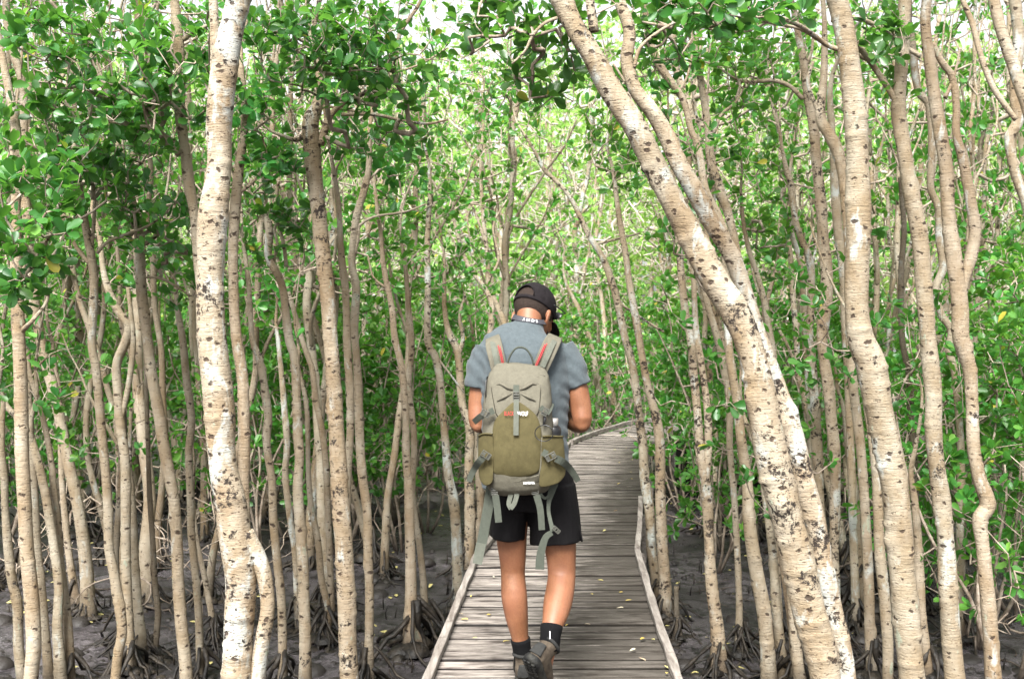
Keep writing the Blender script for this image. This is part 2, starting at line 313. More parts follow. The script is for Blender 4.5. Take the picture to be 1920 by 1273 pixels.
# ================================================================ boardwalk
LEFT = np.array([(-.58, 1.0), (-.376, 4.7), (-.236, 7.26), (.27, 10.4), (.724, 13.4), (1.18, 14.7), (1.85, 16.1), (2.8, 16.7), (5.4, 16.9)])
RIGHT = np.array([(.55, 1.0), (.74, 4.7), (.87, 7.26), (1.30, 10.5), (1.78, 13.2), (2.12, 14.4), (2.26, 14.8), (2.9, 14.75), (5.4, 14.5)])
def boardwalk():
    root = empty('boardwalk', (0, 5, 0), 'weathered grey plank boardwalk with low kerb rails crossing the mud and bending right', 'boardwalk')
    org = (0, 5, 0)
    mb = MB(); n_hole = 0
    for s in range(len(LEFT)-1):
        l0, l1, r0, r1 = LEFT[s], LEFT[s+1], RIGHT[s], RIGHT[s+1]
        L = (np.linalg.norm(l1-l0)+np.linalg.norm(r1-r0))/2
        n = max(2, int(round(L/.118)))
        for k in range(n):
            g = .035
            for _ in (0,):
                a0, a1 = (k+g)/n, (k+1-g)/n
                p = [l0+(l1-l0)*a0, r0+(r1-r0)*a0, r0+(r1-r0)*a1, l0+(l1-l0)*a1]
                sk = random.uniform(-.003, .003); dz = random.uniform(-.007, .004); tl = random.uniform(-.004, .004); g0 = random.choice((.045, .05, .06, .08, .11)); a0, a1 = (k+g0)/n, (k+1-g0)/n; p = [l0+(l1-l0)*a0, r0+(r1-r0)*a0, r0+(r1-r0)*a1, l0+(l1-l0)*a1]
                ex = random.uniform(-.012, .012)
                top = [np.array((q[0]+(ex if m in (1, 2) else 0), q[1]+(sk if m in (1, 2) else -sk), dz+(tl if m in (1, 2) else -tl))) for m, q in enumerate(p)]
                # subdivide along the board for a worn edge
                m = 14; V = []; 
                for u in np.linspace(0, 1, m+1):
                    w0 = noise.noise(Vector((u*6, k*3.1+s*17, 0)))*.0028; w1 = noise.noise(Vector((u*6, k*3.1+s*17, 9)))*.0028
                    f = top[0]*(1-u)+top[1]*u; b = top[3]*(1-u)+top[2]*u
                    f = f+np.array((0, w0, 0)); b = b+np.array((0, w1, 0)); dn = np.array((0, 0, -.035)); e = (b-f)*.09
                    V += [f+dn, f-np.array((0, 0, .004)), f+e, b-e, b-np.array((0, 0, .004)), b+dn]
                F = [(i*6+j, (i+1)*6+j, (i+1)*6+j+1, i*6+j+1) for i in range(m) for j in range(5)]
                F += [(0, 1, 2, 3)][:0]
                capa = [(0, 1, 2, 3), (0, 3, 4, 5)]; capb = [(m*6+3, m*6+2, m*6+1, m*6), (m*6+5, m*6+4, m*6+3, m*6)]
                yy = (p[0][1]+p[1][1])/2
                var = random.uniform(.14, .85)
                if s == 3 and k == 0: pass
                mb.add(np.array(V), [np.array(F+capa+capb)], np.tile(np.array((0, 0, 1., 1., 0, 0)), m+1)*(1.0 if abs(yy-9.42) < .06 or abs(yy-14.45) < .05 else var))  # plank edges darkened: grime, and the shade of the gaps put into the colour
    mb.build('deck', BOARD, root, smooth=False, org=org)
    def kerb(pts, wd, h, sag, name='kerb_rail', z0=.012):
        q = resample([(x, y, 0, 0) for x, y in pts], .09)[:, :3]; mb = MB(); V = []
        T = np.gradient(q, axis=0); T /= np.linalg.norm(T, axis=1)[:, None]; S = np.stack([T[:, 1], -T[:, 0], T[:, 2]], -1)
        for i in range(len(q)):
            a = noise.noise(Vector((i*.31, sag, 0)))*.003; b = noise.noise(Vector((i*.23, sag, 5)))*.003
            ww = wd/2+noise.noise(Vector((i*.4, sag, 7)))*.005
            for sx, sz in ((-1, 0), (-1, .9), (-.8, 1), (.8, 1), (1, .9), (1, 0)):
                V.append(q[i]+S[i]*(sx*ww+a)+np.array((0, 0, z0+h*sz+b*(sz > 0))))
        n = len(q); F = [(i*6+j, i*6+j+1, (i+1)*6+j+1, (i+1)*6+j) for i in range(n-1) for j in range(5)]
        F += [(0, 3, 2, 1), (0, 5, 4, 3), ((n-1)*6, (n-1)*6+1, (n-1)*6+2, (n-1)*6+3), ((n-1)*6, (n-1)*6+3, (n-1)*6+4, (n-1)*6+5)]
        mb.add(np.array(V), [np.array(F)]); mb.build(name, KERB, root, smooth=False, org=org)
    o = .016
    kerb([(-.58+o, 1.0), (-.47+o, 3.), (-.376+o, 4.7), (-.30+o, 6.1), (-.250+o, 7.0)], .040, .030, 1)
    kerb([(-.236+o, 7.06), (.02+o, 8.8), (.27+o, 10.4)], .040, .034, 2)
    kerb([(.28+o, 10.47), (.50+o, 12), (.70+o, 13.35)], .042, .040, 3)
    kerb([(.73+o, 13.42), (.95+o, 14.1), (1.18+o, 14.7), (1.5, 15.4), (1.85, 16.1), (2.7, 16.66), (5.4, 16.86)], .05, .055, 4)
    kerb([(.55-o, 1.0), (.65-o, 3.0), (.74-o, 4.7), (.775-o, 5.6), (.86-o, 7.15)], .040, .030, 5)
    kerb([(.85, 7.2), (1.0, 8.3), (1.14-o, 9.3)], .038, .032, 6)
    kerb([(2.12, 14.42), (2.235, 14.80)], .06, .06, 7); kerb([(2.28, 14.80), (2.9, 14.78), (5.4, 14.54)], .06, .06, 8)
    # bearers and posts
    for side, E in (('l', LEFT), ('r', RIGHT)):
        for s in range(len(E)-1):
            a, b = E[s], E[s+1]; d = b-a; L = np.linalg.norm(d); d = d/L; nrm = np.array((d[1], -d[0]))*(.10 if side == 'l' else -.10)
            mb = MB(); ang = math.atan2(d[1], d[0]); ca, sa = math.cos(ang), math.sin(ang)
            c = (a+b)/2+nrm
            box(mb, (c[0], c[1], -.115), (L-.02, .07, .14), [(ca, -sa, 0), (sa, ca, 0), (0, 0, 1)]); mb.build('bearer', KERB, root, False, org)
            for k in range(max(1, int(L/1.6))):
                p = a+(b-a)*(k+.5)/max(1, int(L/1.6))+nrm*.2
                mb = MB(); box(mb, (p[0], p[1]+.006, -.62), (.10, .10, .84)); mb.build('support_post', KERB, root, False, org)
    # side landing; near-black boards added in place of the shade beneath it
    mb = MB()
    for k in range(26):
        x0 = 2.30+k*.12; box(mb, (x0+.056, 14.32, -.02), (.108, .80, .034), None, random.uniform(.15, .8))
    mb.build('landing_deck', BOARD, root, False, org)
    mb = MB(); t = NT('landing shade black'); t.bsdf((.010, .008, .006), .7, .3); 
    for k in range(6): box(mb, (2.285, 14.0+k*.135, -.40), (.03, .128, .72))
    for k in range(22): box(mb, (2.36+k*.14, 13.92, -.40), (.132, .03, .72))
    mb.build('landing_shade_boards', t.m, root, False, org)
    kerb([(2.27, 14.74), (2.31, 13.94)], .05, .05, 9); kerb([(2.34, 13.93), (5.4, 13.93)], .05, .05, 10)
boardwalk()
# ================================================================ trees
def leaf_arrays(n, near=True):
    if near:
        L = np.array([(0, 0, 0), (.30, -.17, .03), (.30, .17, .03), (.62, -.27, .05), (.62, .27, .05), (.88, -.20, .03), (.88, .20, .03), (1, 0, -.05), (.33, 0, -.03), (.64, 0, -.02), (.90, 0, -.04)])
        F3 = np.array([(0, 1, 8), (0, 8, 2), (5, 7, 10), (10, 7, 6)]); F4 = np.array([(1, 3, 9, 8), (8, 9, 4, 2), (3, 5, 10, 9), (9, 10, 6, 4)])
    else:
        L = np.array([(0, 0, 0), (.45, -.25, .06), (.85, -.22, .05), (1.02, 0, -.03), (.85, .22, .05), (.45, .25, .06)])
        F3 = np.zeros((0, 3), int); F4 = np.array([(0, 1, 2, 3), (0, 3, 4, 5)])
    return L, F3, F4
def add_leaves(mb, pos, dirs, up, size, near=True, rng=RNG):
    """pos (n,3), dirs (n,3) leaf axis, up (n,3) rough normal, size (n)"""
    n = len(pos)
    if n == 0: return
    L, F3, F4 = leaf_arrays(n, near); D = dirs/np.linalg.norm(dirs, axis=1)[:, None]
    S = np.cross(up, D); S /= np.linalg.norm(S, axis=1)[:, None]+1e-9; U = np.cross(D, S)
    V = pos[:, None, :]+size[:, None, None]*(L[None, :, 0:1]*D[:, None, :]+L[None, :, 1:2]*S[:, None, :]+L[None, :, 2:3]*U[:, None, :])
    k = len(L); off = np.arange(n)[:, None, None]*k; fs = []
    if len(F3): fs.append((F3[None]+off).reshape(-1, 3))
    fs.append((F4[None]+off).reshape(-1, 4))
    a = np.clip(rng.normal(.45, .2, n), 0, .93); a[rng.random(n) < .006] = 1.0
    mb.add(V.reshape(-1, 3), fs, np.repeat(a, k))
def rosettes(mb, tips, tdirs, per, size, near=True, rng=RNG, spread=1.0):
    n = len(tips); tips = np.asarray(tips); tdirs = np.asarray(tdirs)
    cnt = rng.integers(max(2, per-3), per+3, n); idx = np.repeat(np.arange(n), cnt); m = len(idx)
    ax = tdirs[idx]+np.array((0, 0, .45)); ax /= np.linalg.norm(ax, axis=1)[:, None]+1e-9
    rd = rng.normal(size=(m, 3)); rd -= ax*(rd*ax).sum(1)[:, None]; rd /= np.linalg.norm(rd, axis=1)[:, None]+1e-9
    el = rng.uniform(.05, 1.0, m)[:, None]
    d = rd*np.cos(el)+ax*np.sin(el)*1.0
    pos = tips[idx]+ax*rng.uniform(-.05, .015, m)[:, None]+d*.008
    s = size*rng.uniform(.65, 1.15, m)
    add_leaves(mb, pos, d, ax+rng.normal(size=(m, 3))*.25, s, near, rng)
def grow(nodes, tips, rng=RNG, seg=.11, r_tip=.0022, wob=.22, mb=None, sides=5, rmax=.02):
    """join each tip to the nearest wood by a crooked twig; returns the tips' directions"""
    nodes = [np.array(p, float) for p in nodes]; NP = np.array(nodes); base_n = len(NP)
    tips = np.asarray(tips); d0 = np.array([np.min(np.linalg.norm(NP-t, axis=1)) for t in tips])
    par = list(range(-1, base_n-1)); par = [-1]*base_n; pts = [p for p in NP]; paths = []; dirs = np.zeros_like(tips)
    arr = np.zeros((base_n+len(tips)*14, 3)); arr[:base_n] = NP; n = base_n; par = np.full(len(arr), -1)
    for ti in np.argsort(d0):
        t = tips[ti]; D = t-arr[:n]; dist = np.linalg.norm(D, axis=1); cost = dist-.35*D[:, 2]
        s = int(np.argmin(cost)); L = dist[s]; k = int(min(10, max(2, L/seg))); a = arr[s]; v = (t-a)/(L+1e-9)
        path = [s]; off = np.zeros(3)
        for i in range(1, k+1):
            u = i/k; off = off*.6+rng.normal(size=3)*wob*L/k
            p = a+(t-a)*u+off*math.sin(math.pi*u)+np.array((0, 0, -.10*L*math.sin(math.pi*u)))
            if n >= len(arr): break
            arr[n] = p; par[n] = path[-1]; path.append(n); n += 1
        paths.append(path); dd = arr[path[-1]]-arr[path[-2]]; dirs[ti] = dd/(np.linalg.norm(dd)+1e-9)
    load = np.zeros(len(arr))
    for p in paths: load[p[-1]] += 1
    for i in range(n-1, base_n-1, -1):
        if par[i] >= 0: load[par[i]] += load[i]
    if mb is not None:
        for p in paths:
            P = arr[p]; ld = load[p].copy()
            ld[0] = min(ld[0], ld[1]) if p[0] < base_n else ld[1]*1.0
            r = np.minimum(rmax, r_tip*np.maximum(ld, 1)**.48)
            if len(P) > 2:
                q = resample(np.c_[P, r], seg*.55) if sides >= 5 else np.c_[P, r]
                tube(mb, q[:, :3], q[:, 3], sides, cap=False)
            else: tube(mb, P, r, sides, cap=False)
    return dirs
def bark_tube(mb, q, near, seed, flare=0.):
    """q rows x y z r; ring scars, knots, swelling"""
    n = len(q); sides = 16 if near else 9; rs = np.random.default_rng(seed)
    s = np.r_[0, np.cumsum(np.linalg.norm(np.diff(q[:, :3], axis=0), axis=1))]; th = np.arange(sides)*2*math.pi/sides
    m = np.ones((n, sides))
    for k in range(5):
        m += .022*np.sin(s[:, None]*rs.uniform(3, 18)+rs.uniform(0, 6)+th[None]*rs.integers(0, 4))
    z = 0.
    while z < s[-1]:                         # raised ring scars, part way round
        z += rs.uniform(.035, .16); c = rs.uniform(0, 6.28); wd = rs.uniform(.5, 1.6); am = rs.uniform(.05, .19)
        dd = np.abs((th-c+math.pi) % (2*math.pi)-math.pi); m += am*np.exp(-((s-z)/.011)**2)[:, None]*np.exp(-(dd/wd)**2)[None]
    for k in range(int(s[-1]/.7)+1):         # knots
        z0 = rs.uniform(0, s[-1]); c = rs.uniform(0, 6.28); dd = np.abs((th-c+math.pi) % (2*math.pi)-math.pi)
        m += rs.uniform(.10, .34)*np.exp(-((s-z0)/.035)**2)[:, None]*np.exp(-(dd/.45)**2)[None]
    if flare: m += flare*np.exp(-s/.16)[:, None]*(1+.45*np.cos(th*4+rs.uniform(0, 6)))[None]
    tube(mb, q[:, :3], q[:, 3], sides, m)
def root_mound(mb, x, y, r, n, rs, size=1.0):
    z = mud_h(x, y)
    for k in range(16):                            # knobbly heap of root and mud
        a = rs.uniform(0, 6.28); q = rs.uniform(.0, .20)*size; h = max(.0, .17*size*(1-q/(.2*size))**1.3)*rs.uniform(.3, 1)
        lump(mb, (x+math.cos(a)*q, y+math.sin(a)*q, z-.02+h*.6), rs.uniform(.025, .07)*size, rs.uniform(.35, .8))
    for k in range(n):
        a = rs.uniform(0, 6.28); L = rs.uniform(.06, .40)*size; h = rs.uniform(.02, .30)*size; w = rs.uniform(-1.1, 1.1); P = []; ph = rs.uniform(0, 6)
        for u in np.linspace(0, 1, 9):
            rr = r*.5+L*u; P.append((x+math.cos(a+w*u)*rr+.012*math.sin(u*11+ph), y+math.sin(a+w*u)*rr+.012*math.cos(u*9+ph), z-.04*u+h*(1-u)**rs.uniform(1.3, 2.2)+.014*math.sin(u*9+ph)))
        tube(mb, P, np.linspace(r*rs.uniform(.22, .50), .006*size, 9)*rs.uniform(.75, 1.25, 9), 6)
ROOTM = []
for k in range(4):
    rs = np.random.default_rng(50+k); mb = MB(); st = random.getstate(); SZ = 1.25
    zz = mud_h(0, 0); root_mound(mb, 0, 0, .045, 13+k*2, rs, 1.25); me = mb.mesh('roots', ROOT, org=(0, 0, zz)); ROOTM.append(me); random.setstate(st)
def add_roots(root, i, sc):
    o = bpy.data.objects.new('roots', ROOTM[i % 4]); COL.objects.link(o); o.parent = root; o.scale = (sc, sc, sc*.9); o.rotation_euler.z = i*1.7
def top_crown(k):
    rs = np.random.default_rng(800+k); tips = rs.normal(size=(80, 3))*np.array((.62, .62, .36))+np.array((0, 0, .35)); nodes = np.array([(0, 0, -.5), (0, 0, -.25), (0, 0, 0), (.05, 0, .2), (0, .05, .45)])
    mb = MB(); mb.mi = 1; dirs = grow(nodes, tips, rs, seg=.2, r_tip=.003, mb=mb, sides=5, rmax=.018); mb.mi = 0
    rosettes(mb, tips, dirs, 9, .085, False, rs); return [mb.mesh('crown', [LEAF, TWIG])]
TOPC = [top_crown(k) for k in range(3)]
# style: (lichen, scars, brightness)
STY = {'w': (.66, .95, .93), 's': (.38, 1.0, .97), 'b': (.25, .55, .93), 't': (.10, .50, .74), 'd': (.05, .5, .36), 'p': (.55, .35, .95)}
def tree(D, sty, label, pts, limbs=(), leaves=(), base=True, lean=0., top=.9, group=None, roots=None, per=7, lsize=.074):
    """pts: (px, py, width px) down the trunk; D: metres from the lens; leaves: (px, py, Y, rx, ry, n)"""
    seed = int(pts[0][0]*7+pts[0][1]*3+D*100) & 0xffff; rs = np.random.default_rng(seed)
    W = []
    for i, (x, y, wd) in enumerate(pts):
        Y = D+lean*(600-y)/600*.5; p = at(x, y, Y); W.append((*p, wd/2/FPX*Y))
    W = W[::-1]                                # base first
    if base:
        b = np.array(W[0]); d = b-np.array(W[1]); d = d[:3]/max(.05, -d[2]); g = mud_h(b[0], b[1])
        if b[2]-g > .12:
            drop = b[2]-g; k = max(1, int(drop/.25)); 
            for j in range(1, k+1):
                q = b[:3]+d*np.array((.6, .6, 1.))*drop*j/k; W.insert(0, (q[0], q[1], b[2]-drop*j/k, b[3]*(1+.12*j/k)))
        b = np.array(W[0]); W.insert(0, (b[0], b[1], mud_h(b[0], b[1])-.06, b[3]*1.12)) if b[2]-mud_h(b[0], b[1]) > -.03 else None
    W = np.array(W)
    if top > 0 and pts[0][1] < 30:              # carry on above the frame
        a, b = W[-1], W[-2]; d = (a-b)[:3]; d /= np.linalg.norm(d)
        ext = [];p = a.copy()
        for k in range(5):
            p = p.copy(); p[:3] += (d+rs.normal(size=3)*.12)*.3; p[3] *= .93; ext.append(p)
        W = np.vstack([W, ext])
    if pts[0][1] >= 30 and sty != 'd':            # run on, tapering, into a small crown
        a, b = W[-1], W[-2]; d = (a-b)[:3]; d /= np.linalg.norm(d); ext = []; p = a.copy()
        for k in range(7):
            d = d*.8+rs.normal(size=3)*.13+np.array((0, 0, .15)); d /= np.linalg.norm(d); p = p.copy(); p[:3] += d*.17; p[3] = max(.0045, p[3]*.78); ext.append(p)
        W = np.vstack([W, ext]); c = W[-4]; s_ = FPX/D
        px_ = CX+c[0]/c[1]*FPX; py_ = 600-(c[2]-CAMZ)/c[1]*FPX
        if not leaves or D > 8: leaves = list(leaves)+[(px_, py_, D, .42*s_, .45*s_, 30 if D > 8 else 22)]
    near = D < 9
    org = np.array((W[0][0], W[0][1], MUDZ)); root = empty('mangrove_tree', tuple(org), label, 'tree', group)
    mb = MB(); bark_tube(mb, resample(W, .014 if D < 7.2 else .022), near, seed, .55 if base else 0)
    LW = []
    for lb in limbs:
        q = []
        for i, (x, y, wd, *yy) in enumerate(lb):
            Y = (D+lean*(600-y)/600*.5)+(yy[0] if yy else 0.); q.append((*at(x, y, Y), wd/2/FPX*Y))
        q = np.array(q); LW.append(q); bark_tube(mb, resample(q, .018 if D < 7.2 else .03), near and lb[0][2] > 12, seed+len(LW))
    o = mb.build('trunk', BARK, root, org=org); s = STY[sty]; o.color = (s[0]+rs.uniform(-.08, .08), s[1], s[2]*rs.uniform(.93, 1.05), 1)
    if roots: add_roots(root, seed, roots); root.children[-1].location = (0, 0, mud_h(org[0], org[1])-MUDZ)
    elif base and D > 6.6: add_roots(root, seed, .9); root.children[-1].location = (0, 0, mud_h(org[0], org[1])-MUDZ)
    if pts[0][1] < 30:
        for me in TOPC[seed % 3]:
            c = bpy.data.objects.new('crown', me); COL.objects.link(c); c.parent = root; c.location = W[-1][:3]-org+np.array((0, 0, .25)); c.rotation_euler.z = seed
    if leaves:
        tips = []
        for (x, y, Y, rx, ry, n) in leaves:
            u = rs.normal(size=(n*4, 3)); u /= np.linalg.norm(u, axis=1)[:, None]; u = (u*rs.random((n*4, 1))**(1/2.0))[:int(n*.9)]*1.18
            for a in u:
                yy = Y+a[1]*min(.9, max(rx, ry)/FPX*Y*1.1); tips.append(at(x+a[0]*rx, y+a[2]*ry, yy))
        tips = np.array(tips); nodes = [w[:3] for w in resample(W, .2)]
        for q in LW: nodes += [w[:3] for w in resample(q, .12)]
        nodes = np.array(nodes); nodes = nodes[nodes[:, 2] > min(1.2, tips[:, 2].min()+.2)] if (nodes[:, 2] > 1.2).any() else nodes
        mb = MB(); mb.mi = 1; dirs = grow(nodes, tips, rs, mb=mb, r_tip=.0023, rmax=.014, wob=.42); mb.mi = 0
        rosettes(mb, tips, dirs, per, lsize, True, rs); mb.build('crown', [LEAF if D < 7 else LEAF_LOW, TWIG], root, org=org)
    return root
# ---------------------------------------------------------------- the trees traced one by one (px, py, width)
# left of the boardwalk
tree(4.9, 'w', 'thick white-barked trunk with black fungus patches, largest left of the walker', [(452,-25,44),(447,0,45),(436,50,45),(424,110,50),(415,176,50),(410,240,46),(412,302,45),(407,350,50),(400,402,55),(396,450,52),(395,503,50),(394,553,53),(398,640,52),(404,700,55),(413,784,58),(415,834,54),(420,884,54),(430,935,56),(438,985,58),(446,1035,62),(452,1085,60),(450,1136,57),(447,1186,55),(445,1273,58)],
     [[(458,1000,36),(470,1020,32),(485,1048,30),(497,1085,28),(502,1136,28),(494,1186,28),(486,1240,28),(480,1310,30),(476,1420,33)], [(413,190,26),(405,150,20),(403,90,18),(401,40,17),(399,-10,16),(396,-60,15)]])
tree(5.6, 'b', 'brown trunk at the far left edge under the cluster of large dark leaves', [(-6,20,11),(5,110,13),(20,185,15),(32,250,15),(33,330,16),(28,400,18),(30,450,20),(32,540,23),(35,633,23),(38,700,24),(40,784,25),(43,884,25),(48,985,25),(53,1060,26),(60,1136,27),(63,1211,27),(58,1273,25)],
     [[(32,520,12),(50,500,9,-.2),(75,470,7,-.5),(95,440,5,-.7)], [(42,620,11),(62,600,8,-.1),(85,570,6),(92,545,5)]],
     [(45,430,4.9,85,95,46),(20,520,4.8,60,50,18),(110,380,5.0,50,70,16),(60,320,5.2,70,50,18)], lsize=.080)
tree(6.0, 'b', 'slender brown trunk swaying left of the second trunk, forking high among dark leaves', [(143,300,10),(147,335,12),(151,372,13),(161,427,14),(173,492,16),(176,553,16),(172,640,16),(181,698,16),(188,784,16),(198,884,17),(203,960,17),(204,1025,17),(214,1075,18),(224,1136,19),(229,1186,18),(221,1226,18),(216,1273,18)],
     [[(174,500,10),(155,480,8),(135,450,7),(120,415,6),(100,375,5)], [(171,470,8),(176,420,7),(178,370,6),(186,320,5),(196,270,4)], [(182,475,7),(200,455,6),(235,440,6),(275,425,5),(305,405,4),(322,385,3)], [(150,420,7),(120,405,5),(70,398,4),(30,390,3)]],
     [(120,250,5.6,110,90,50),(170,330,5.8,80,60,30),(70,215,5.6,70,50,18),(250,380,6.2,60,60,18)])
tree(6.3, 'b', 'smooth tan trunk curving right, between the slim left trunks and the thick white one', [(228,305,10),(235,335,12),(240,350,14),(251,392,16),(263,452,19),(262,503,20),(269,578,19),(276,635,18),(286,708,19),(299,784,21),(314,874,22),(327,945,22),(332,1025,22),(334,1085,22),(339,1160,22),(347,1236,21),(349,1273,21)],
     [[(273,458,9),(295,440,8),(318,418,6),(345,400,5),(372,380,4)], [(243,360,8),(225,330,6),(205,310,5),(180,300,4)], [(266,520,5),(300,522,5),(335,540,4),(355,555,3)]],
     [(300,420,6.0,90,70,34),(230,280,6.0,90,70,36),(340,520,6.4,60,60,16)])
tree(6.8, 't', 'thin brown stem rising between the tan trunk and the thick white trunk', [(308,440,7),(325,520,9),(334,593,11),(342,640,13),(349,708,14),(359,794,14),(354,860,14),(358,960,14),(359,1010,14),(367,1085,14),(372,1160,14),(377,1273,14)], [[(330,560,6),(315,530,4),(300,500,3)]], [(320,500,6.7,50,60,12)])
tree(5.9, 'b', 'mid brown trunk running up just right behind the thick white trunk', [(452,140,12),(458,190,13),(458,241,14),(450,300,17),(445,352,19),(440,402,19),(437,478,19),(438,553,19),(444,640,20),(455,708,21),(457,784,23),(458,844,23),(457,910,20),(460,975,17),(458,1060,17),(456,1160,18),(458,1240,18)], [[(452,360,7),(475,340,6),(500,300,4),(490,250,3)]], [(490,290,5.9,60,70,26),(480,190,5.8,50,50,18)])
tree(5.7, 'b', 'trunk forking above the tan one, its top between the left leaves and the white trunk', [(325,-30,17),(327,0,18),(334,75,20),(338,151,19),(337,211,19),(347,282,20),(354,342,20),(364,402,18),(370,480,16),(378,560,16),(386,640,16),(392,700,16),(410,850,17),(430,1000,18),(445,1200,18)],
     [[(337,290,13),(318,270,11),(300,245,10),(282,222,9),(270,205,8)], [(335,270,7),(290,245,6),(230,232,6),(165,222,5),(120,195,4)], [(344,75,10),(358,65,8),(385,50,7),(420,40,5)], [(180,160,9,.3),(195,180,10,.2),(215,200,10,.1),(245,205,8),(270,210,8)]],
     [(230,90,5.3,150,90,80),(200,190,5.4,120,60,45),(60,50,5.2,80,50,22),(390,100,5.6,70,80,18),(300,200,5.6,80,80,34)])
tree(6.7, 'b', 'slim stem bending left, first right of the thick white trunk', [(462,500,8),(468,560,9),(473,640,11),(485,673,13),(495,723,14),(503,784,15),(500,834,15),(510,910,15),(513,985,16),(520,1060,16),(528,1136,16),(530,1273,15)], [], [(450,480,6.7,50,50,12)])
tree(6.5, 'b', 'slim tan trunk with a kink near the leaves, left of the forked mid trunk', [(490,330,10),(493,380,11),(505,432,15),(504,482,15),(528,533,15),(538,603,15),(543,640,17),(553,673,17),(556,733,17),(558,809,18),(561,859,18),(558,915,19),(563,985,20),(568,1060,21),(571,1136,21),(573,1211,21),(572,1273,21)],
     [[(512,490,7),(520,460,6),(515,430,5),(530,400,4)], [(537,500,8),(532,460,7),(522,420,6),(515,390,5)]], [(500,340,6.4,70,70,30),(540,420,6.4,50,60,18)])
tree(8.0, 't', 'dark slim stem leaning in behind the forked mid trunk on the left', [(525,500,8),(545,560,9),(568,640,10),(586,693,11),(593,750,12),(603,800,12),(611,870,12),(616,980,12),(622,1150,12)], [], [(520,470,8,60,50,20)])
tree(8.0, 'p', 'pale slim stem between the kinked tan trunk and the thick white trunk', [(522,640,8),(528,700,10),(533,759,12),(538,834,12),(535,885,12),(543,960,12),(553,1035,12),(557,1136,11),(558,1236,10)])
tree(7.6, 't', 'thin stem with a swollen muddy foot just left of the forked mid trunk', [(560,690,7),(575,760,9),(578,874,10),(583,945,11),(596,1010,12),(603,1085,12),(616,1146,12),(608,1205,14)], roots=1.0)
tree(6.0, 's', 'tall speckled trunk forking at leaf height with a reddish wound at chest height', [(600,170,16),(594,200,24),(583,230,32),(586,300,30),(594,370,28),(601,427,28),(608,503,28),(616,578,28),(620,640,28),(626,720,29),(630,800,30),(635,880,32),(640,960,33),(645,1040,34),(650,1120,35),(652,1200,35),(655,1273,35)],
     [[(600,272,16),(606,255,15),(613,232,14),(625,210,11),(650,190,9),(688,172,9),(720,145,9),(738,110,8),(752,60,7),(785,10,6),(800,-30,5)], [(578,240,10),(560,262,9),(530,255,7),(500,240,5),(460,200,4)], [(597,215,12),(600,160,10),(592,110,9),(580,60,7),(565,10,6)],
      [(640,215,7),(700,215,7),(750,225,6),(800,232,5),(840,225,4)], [(700,160,6),(735,140,5),(790,120,4),(840,90,3)], [(584,215,7),(610,200,6),(640,205,5),(690,212,4)]],
     [(560,80,5.4,80,80,40),(640,90,5.4,90,90,46),(745,90,5.5,90,80,30),(620,150,5.6,110,50,34),(500,40,5.5,60,50,18),(780,190,5.9,70,50,12),(700,260,6.1,90,60,22)])
tree(6.7, 'b', 'tan trunk hugging the right side of the tall speckled forked trunk', [(693,250,8),(693,290,10),(688,342,12),(670,402,14),(663,452,14),(660,500,14),(668,540,15),(665,600,15),(665,633,15),(670,698,15),(673,784,17),(678,884,17),(688,960,17),(690,1035,17),(693,1136,16),(690,1273,17)],
     [[(665,480,8),(672,440,7),(670,400,6),(680,350,5)], [(668,430,6),(700,410,5),(760,400,4),(800,385,3)]], [(690,240,6.8,80,70,30),(740,330,7,60,50,20)])
tree(6.3, 'b', 'thin stem squeezed between the speckled trunk and the tan trunk beside it', [(632,360,9),(636,400,10),(640,480,13),(647,540,14),(650,603,14),(651,640,15),(655,720,15),(657,800,14),(652,900,14),(650,1050,14),(655,1250,14)])
tree(7.45, 'b', 'straight brown trunk standing on a dark root mound nearest the boardwalk\'s left kerb', [(708,400,7),(713,430,8),(720,503,10),(735,578,12),(740,633,12),(753,693,13),(761,784,13),(761,844,15),(766,915,17),(768,985,19),(770,1060,20),(771,1136,23),(773,1186,30),(773,1222,40)], [[(724,540,5),(700,520,4),(690,480,3)]], [(700,380,7.6,60,60,24),(720,470,7.6,50,40,14)], roots=1.25)
tree(7.8, 't', 'slim companion stem rooted just right behind the trunk on the dark mound', [(760,500,8),(765,560,9),(772,650,12),(766,723,12),(775,800,12),(776,860,12),(773,925,12),(781,985,12),(791,1060,12),(797,1136,13),(803,1186,20)], [], [(770,480,8,50,50,16)], roots=1.0)
tree(8.5, 'w', 'white and tan spotted trunk leaning, midway between root mound and left kerb', [(805,380,9),(801,452,11),(802,528,12),(803,633,13),(816,663,14),(826,713,14),(831,774,14),(836,834,15),(841,884,17),(851,935,19),(856,1010,20),(859,1085,21),(856,1140,24)], [[(812,655,5),(840,690,4),(870,730,3)]], [(800,360,8.6,60,60,26)], roots=.7)
tree(9.7, 's', 'forked tan trunk beside the walker\'s left arm at the kerb', [(833,560,9),(835,600,10),(843,633,12),(856,658,14),(861,693,14),(866,759,15),(881,809,17),(879,874,18),(881,960,20),(880,1040,20),(880,1080,22)], [[(860,670,9),(868,640,8),(862,600,7),(872,560,6)]], [(850,520,9.8,70,60,34)])
tree(10.4, 't', 'darker stem behind the forked tan trunk, half hidden by the backpack strap', [(885,700,9),(890,780,11),(897,884,14),(901,955,14),(893,1010,14),(892,1040,14)], [], [(880,680,10.5,40,40,12)])
tree(6.3, 't', 'brown stem at the very left border, bowed low', [(3,850,13),(8,900,14),(10,960,14),(20,1070,18),(33,1136,18),(35,1211,18),(42,1273,18)], [[(5,870,9),(-10,830,8),(-40,780,7)]])
